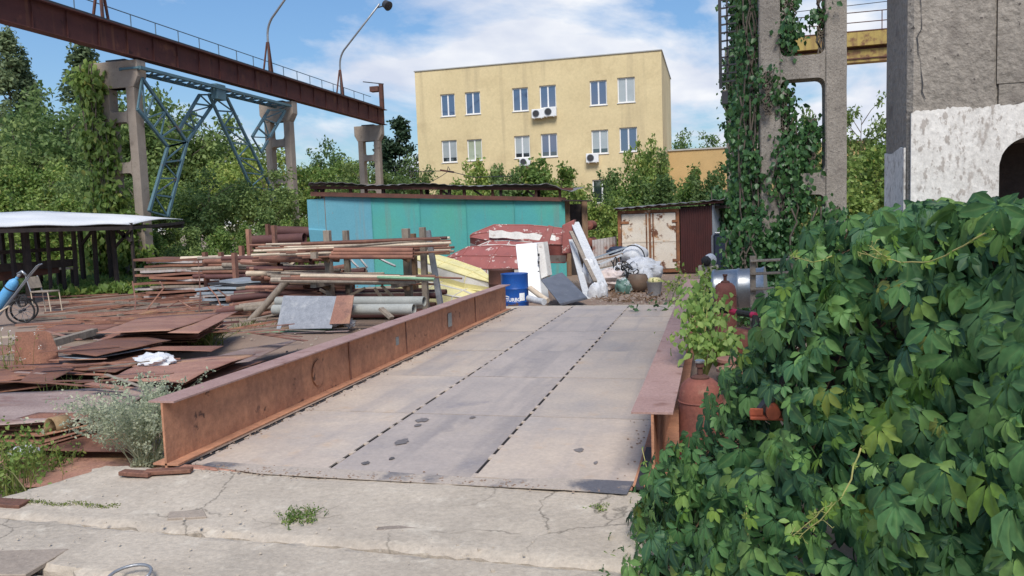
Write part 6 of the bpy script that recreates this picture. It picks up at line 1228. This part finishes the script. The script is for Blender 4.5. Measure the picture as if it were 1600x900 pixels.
tuft('flower_stalks', 'thin white flowered stalks at the left edge near the upright plate', G(10, 600, -.2), 50, .75, 'leaf_grass', .16, r_, blade=.004, lean=.2, leafn=5, leaf=.03, lm='leaf_grass', flowers=34)
tuft('grass_tuft', 'green grass tuft growing between the sheets and the panel', G(322, 543, -.3), 120, .5, 'leaf_grass', .13, r_, cat='grass', blade=.008, lean=.45, leafn=2, leaf=.04, lm='leaf_bright')
tuft('grass_tuft', 'dry grass tuft between the middle sheets', G(110, 606, -.25), 110, .24, 'leaf_grass', .25, r_, cat='grass', blade=.005, lean=.5)
tuft('grass_tuft', 'low grass under the bent sheet edge', G(45, 604, -.25), 110, .2, 'leaf_grass', .22, r_, cat='grass', blade=.005, lean=.5)
tuft('grass_tuft', 'short grass growing at the foot of the leaning pole', G(392, 512), 70, .25, 'leaf_grass', .2, r_, cat='grass', blade=.006, lean=.5)
tuft('grass_tuft', 'thin weeds beside the narrow sheet under the wormwood', G(105, 620, -.1), 40, .3, 'leaf_grass', .15, r_, cat='grass', blade=.004, lean=.3)
tuft('ground_weed', 'little green weed in the slab joint in front of the deck', G(470, 808, -.04), 90, .05, 'leaf_grass', .06, r_, cat='weed', blade=.004, lean=1.2, leafn=6, leaf=.014, lm='leaf_bright')
tuft('grass_tuft', 'dry stalks poking up between the large pale sheets and the beam', G(290, 600, -.25), 60, .4, 'leaf_grass', .2, r_, cat='grass', blade=.004, lean=.35)
tuft('grass_tuft', 'sparse grass along the near edge of the wavy stained sheet', G(60, 668, -.28), 70, .3, 'leaf_grass', .25, r_, cat='grass', blade=.004, lean=.4)
tuft('ground_weed', 'tiny weed at the deck corner beside the creeper', G(940, 797, -.03), 40, .04, 'leaf_grass', .03, r_, cat='weed', blade=.003, lean=1.2, leafn=5, leaf=.012, lm='leaf_bright')
t = thing('joint_moss', 'yellow green moss along the slab joint on the left', 'moss', G(110, 788, -.05)); t['kind'] = 'stuff'
P_ = np.array([G(x, 784+(x-20)*.055+r_.normal(0, 1.6)+1.5*math.sin(x*.09), -.05)+np.array([0, 0, .006]) for x in r_.uniform(0, 190, 700)]); v, f = scatter(DIAMOND, P_, unit(700, r_), unit(700, r_)+np.array([0, 0, 1]), np.full(700, .014)); link(fast_mesh('moss_leaves', v-WL[t.name], f, 'leaf_grass'), 'moss_leaves', t)
# grass strip in front of the shelter, grass further along the yard
def grass_area(label, pts, n, h, m_='leaf_bright'):
    c = G(*pts[0]); t = thing('grass', label, 'grass', c); t['kind'] = 'stuff'; P_ = []
    for i in range(n): a_, b_ = r_.random(2); q_ = [G(*p) for p in pts]; p = (q_[0]*(1-a_)+q_[1]*a_)*(1-b_)+(q_[3]*(1-a_)+q_[2]*a_)*b_; P_.append(p+np.array([0, 0, h*.4*r_.random()]))
    P_ = np.array(P_); v, f = scatter(DIAMOND, P_, unit(n, r_)+np.array([0, 0, .9]), unit(n, r_), h*(.5+.8*r_.random(n))); link(fast_mesh('blades', v-WL[t.name], f, m_), 'blades', t)
grass_area('strip of grass and nettles in front of the shelter', [(85, 468), (285, 452), (290, 432), (110, 440)], 9000, .3)
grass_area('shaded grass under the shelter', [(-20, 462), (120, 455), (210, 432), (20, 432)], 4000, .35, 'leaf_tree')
grass_area('grass behind the bars near the sheet stack', [(200, 446), (330, 450), (330, 440), (220, 434)], 2500, .22)
# maple sapling beside the right hand beam
sp_ = thing('sapling', 'bright green maple sapling leaning over the right side beam', 'sapling', DY(1098, 600, 6.3)); base = DY(1098, 600, 6.3); stt = MB(); LP, LA, LN = [], [], []
for px, py, Y in ((1075, 470, 6.5), (1100, 455, 6.7), (1120, 470, 6.6), (1085, 500, 6.3), (1110, 510, 6.2), (1135, 525, 6.1), (1068, 520, 6.2), (1095, 540, 6.1), (1120, 545, 6.1), (1128, 500, 6.4), (1085, 452, 6.9), (1105, 480, 6.4), (1075, 490, 6.3), (1140, 535, 6.2), (1082, 530, 6.2)):
    tp = DY(px, py, Y); stt.tube([base, (base+tp)/2+V(0, 0, .08), tp], [.010, .007, .003], 5)
    for k in range(34):
        p = tp+r_.normal(0, .062, 3)+np.array([0, 0, -.02]); LP.append(p); LA.append(np.array([r_.normal(0, .6), r_.normal(0, .6), -.8])); LN.append(np.array([r_.normal(0, .5), -.5, .9]))
stt.build('stems', 'stem_green', sp_)
v, f = scatter(IVYLEAF, np.array(LP), np.array(LA), np.array(LN), .062*(.6+.8*r_.random(len(LP)))); o = link(fast_mesh('leaves', v-WL[sp_.name], f, 'leaf_sapling'), 'leaves', sp_); o['kind'] = 'stuff'
tuft('ground_ivy', 'low green growth along the foot of the ivy columns', V(.9, 14.2, GZ), 220, .8, 'leaf_tree', .7, r_, cat='plants', blade=.01, lean=.6, leafn=18, leaf=.10, lm='leaf_vine')
tuft('nettles', 'nettles growing beside the concrete block by the lean-to', V(.25, 17.5, GZ), 120, .9, 'leaf_tree', .45, r_, cat='plants', blade=.01, lean=.4, leafn=18, leaf=.09, lm='leaf_bright')

# ------------------------------------------------------------------ Virginia creeper in the foreground
def leaflet(L_, ang, droop, wid, r_):
    st_ = [0, .13, .3, .48, .65, .82, .93, 1.]; hw = [.015, .08, .17, .218, .205, .135, .06, 0]; vs = []; fs = []; ca, sa = math.cos(ang), math.sin(ang)
    for i, (x, w_) in enumerate(zip(st_, hw)):
        ser = 1+(.07 if i % 2 else -.04)
        for s in (-1, 0, 1):
            X, Y_ = (.15+x)*L_, s*w_*wid*ser*L_; Z = .30*abs(Y_)-droop*x*x*L_+.012*math.sin(i*2.3+s)
            vs.append((X*ca-Y_*sa, X*sa+Y_*ca, Z))
    for i in range(len(st_)-1):
        for s in range(2): k = i*3+s; fs += [(k, k+3, k+4), (k, k+4, k+1)]
    return vs, fs
def comp_leaf(seed):
    r_ = np.random.default_rng(seed); V_, F_ = [], []
    for ang, L_ in ((0, 1.), (.72, .9), (-.72, .9), (1.5, .64), (-1.5, .64)):
        vs, fs = leaflet(L_*r_.uniform(.88, 1.1), ang+r_.normal(0, .10), r_.uniform(.10, .42), r_.uniform(.9, 1.2), r_); o = len(V_); V_ += vs; F_ += [tuple(i+o for i in f) for f in fs]
    return np.array(V_), np.array(F_)
CL = [comp_leaf(100+k) for k in range(7)]
vine = thing('virginia_creeper', 'dense green Virginia creeper heaped over the junk in the foreground', 'creeper', (0.2, 3.0, GZ))
A2, B2 = V(-.50, 4.55), V(.80, 1.94)
ld_ = nrm(np.array([*(B2-A2), 0.])); bk_ = np.array([-ld_[1], ld_[0], 0.])       # bk_ points away from the camera
if bk_[0] < 0: bk_ = -bk_
HS, HV = [0, .06, .13, .18, .23, .33, .5, .7, .88, 1.], [.08, .16, .45, .85, 1.22, 1.57, 1.66, 1.63, 1.70, 1.80]
def vsurf(s, t, off=0.):
    h = np.interp(s, HS, HV); zz_ = -.05+t*(h+.05); b = np.array([*(A2*(1-s)+B2*s), 0.])
    back = .62*max(0, t)**1.6-.28*max(0, 1-t)**2*min(1, s/.22)+.06*math.sin(s*17+t*5)+.07*math.sin(s*9-t*8+1)+.035*math.sin(s*31+t*13)
    p = b+bk_*(back+off); p[2] = min(zz_, h)+.02*math.sin(s*40); 
    if t > 1: p += bk_*(t-1)*.9; p[2] = h-(t-1)*.1
    return p
OB = nrm(DY(1200, 645, 3.5)-CAM)          # the bracket's spot keeps clear of leaves
r_ = np.random.default_rng(5); LV = []
for layer, (n, off) in enumerate(((1050, -.02), (1150, .06), (950, .15), (500, .28))):
    for k in range(n):
        s, t = r_.random()**.9*1.06-.03, r_.random()*1.22-.04; p = vsurf(s, t, off+r_.normal(0, .035))
        if p[2] < -.05: p[2] = -.03
        if np.linalg.norm(np.cross(p-CAM, OB)) < .085*np.linalg.norm(p-CAM)/3.5 and p[1] < 3.7: continue
        nr_ = -bk_*.8+np.array([0, 0, .6])+r_.normal(0, .38, 3); ax = np.array([0, 0, -1.])+ld_*r_.normal(0, .55)-bk_*.25+r_.normal(0, .12, 3)
        sz = (.045+.085*r_.random()**1.2)*(1. if s > .3 else .85); young = layer == 0 and (r_.random() < .05 or (math.hypot((s-.62)*2.5, t-.62) < .16 and r_.random() < .5))
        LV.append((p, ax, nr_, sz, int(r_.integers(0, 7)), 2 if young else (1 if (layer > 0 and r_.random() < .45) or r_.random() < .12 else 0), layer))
MESH = {}
MN = ['creeper', 'creeper_dark', 'creeper_young']
MID = np.tile([0., 1., 0.], 8*5)
def attr(me2, nm, vals): a = me2.attributes.new(nm, 'FLOAT', 'POINT'); a.data.foreach_set('value', np.asarray(vals, np.float32))
seen_ = [i for i, l in enumerate(LV) if l[6] == 0]; seen_.sort(key=lambda i: np.linalg.norm(LV[i][0]-CAM)/LV[i][3]); single = set(seen_[:300])
rest = {0: [], 1: [], 2: []}
for i, (p, ax, nr_, sz, v, mi, ly) in enumerate(LV):
    if i in single:
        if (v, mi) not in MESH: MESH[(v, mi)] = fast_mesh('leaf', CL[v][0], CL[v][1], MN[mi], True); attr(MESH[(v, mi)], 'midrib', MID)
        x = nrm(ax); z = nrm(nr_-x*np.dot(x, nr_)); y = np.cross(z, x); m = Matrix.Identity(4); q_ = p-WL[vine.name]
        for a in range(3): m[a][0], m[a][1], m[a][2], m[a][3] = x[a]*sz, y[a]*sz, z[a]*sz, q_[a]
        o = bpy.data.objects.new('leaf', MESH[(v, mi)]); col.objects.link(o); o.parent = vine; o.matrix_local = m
    else: rest[mi].append(i)
for mi, ids in rest.items():
    VV, FF = [], []; o_ = 0
    for v in range(7):
        jj = [i for i in ids if LV[i][4] == v]
        if not jj: continue
        vv, ff = scatter(CL[v], np.array([LV[i][0] for i in jj]), np.array([LV[i][1] for i in jj]), np.array([LV[i][2] for i in jj]), np.array([LV[i][3] for i in jj])); VV.append(vv); FF.append(ff+o_); o_ += len(vv)
    if VV:
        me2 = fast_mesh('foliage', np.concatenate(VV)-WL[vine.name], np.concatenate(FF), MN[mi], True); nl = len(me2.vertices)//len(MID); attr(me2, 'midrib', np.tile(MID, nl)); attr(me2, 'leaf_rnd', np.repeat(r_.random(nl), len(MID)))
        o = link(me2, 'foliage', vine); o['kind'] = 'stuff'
# inner stems and a few young shoots with tendrils
sm = MB()
for k in range(60):
    s = r_.random(); sm.tube([vsurf(s+.03*math.sin(j*1.3+k)+.02*j/6, j/9, .24+.06*math.sin(j*2+k)) for j in range(10)], .0035, 5)
sm.build('stems', 'stem_red', vine)
for pts in ([(1248, 842, 2.5), (1290, 800, 2.45), (1322, 765, 2.45), (1345, 700, 2.5)], [(1240, 836, 2.5), (1275, 808, 2.48), (1300, 785, 2.46)], [(1340, 395, 2.9), (1380, 405, 2.8), (1440, 410, 2.7), (1490, 392, 2.6), (1552, 358, 2.5)], [(1360, 385, 2.9), (1378, 397, 2.8), (1385, 402, 2.8)], [(1240, 402, 3.2), (1270, 408, 3.1), (1300, 400, 3.1)], [(1030, 785, 4.0), (1015, 745, 4.05), (1003, 700, 4.1)], [(1160, 880, 3.0), (1168, 830, 3.02), (1166, 790, 3.05)]):
    sh_ = MB(); K3 = [DY(*p) for p in pts]; P3 = []
    for i in range(len(K3)-1):
        a0, a1, a2, a3 = K3[max(i-1, 0)], K3[i], K3[i+1], K3[min(i+2, len(K3)-1)]
        for t_ in (0, .25, .5, .75): P3.append(.5*(2*a1+(a2-a0)*t_+(2*a0-5*a1+4*a2-a3)*t_*t_+(3*a1-a0-3*a2+a3)*t_**3)+r_.normal(0, .002, 3))
    P3.append(K3[-1]); sh_.tube(P3, list(np.linspace(.0014, .0026, len(P3))), 5)
    yl = [P3[k] for k in range(0, len(P3), 2)]; vv, ff = scatter(CL[0], np.array(yl), r_.normal(0, 1, (len(yl), 3))+np.array([0, 0, -.6]), np.tile(-bk_+np.array([0, 0, .5]), (len(yl), 1))+r_.normal(0, .4, (len(yl), 3)), r_.uniform(.012, .034, len(yl))); me2 = fast_mesh('young_leaves', vv-WL[vine.name], ff, 'creeper_young', True); attr(me2, 'midrib', np.tile(MID, len(yl))); attr(me2, 'leaf_rnd', np.repeat(r_.random(len(yl)), len(MID))); yo = link(me2, 'young_leaves', vine); yo['kind'] = 'stuff'
    for k in range(5): p = P3[min(len(P3)-1, k % len(P3))]; q_ = p+r_.normal(0, .02, 3); sh_.tube([p, (p+q_)/2+r_.normal(0, .006, 3), q_, q_+r_.normal(0, .006, 3)], .0009, 4)
    sh_.build('shoot', 'stem_green', vine)
# weathered board fence and junk the creeper grows on
fe = thing('board_fence', 'old dark board fence buried under the foreground creeper', 'fence', (.4, 3.2, GZ))
for k in range(17):
    s = .1+k*.055; h = np.interp(s, HS, HV); b = np.array([*(A2*(1-s)+B2*s), 0.])+bk_*.95; MB().bar((b[0], b[1], GZ), (b[0], b[1], h-.12), .15, .025, up=bk_).build('board', 'dark_timber', fe)
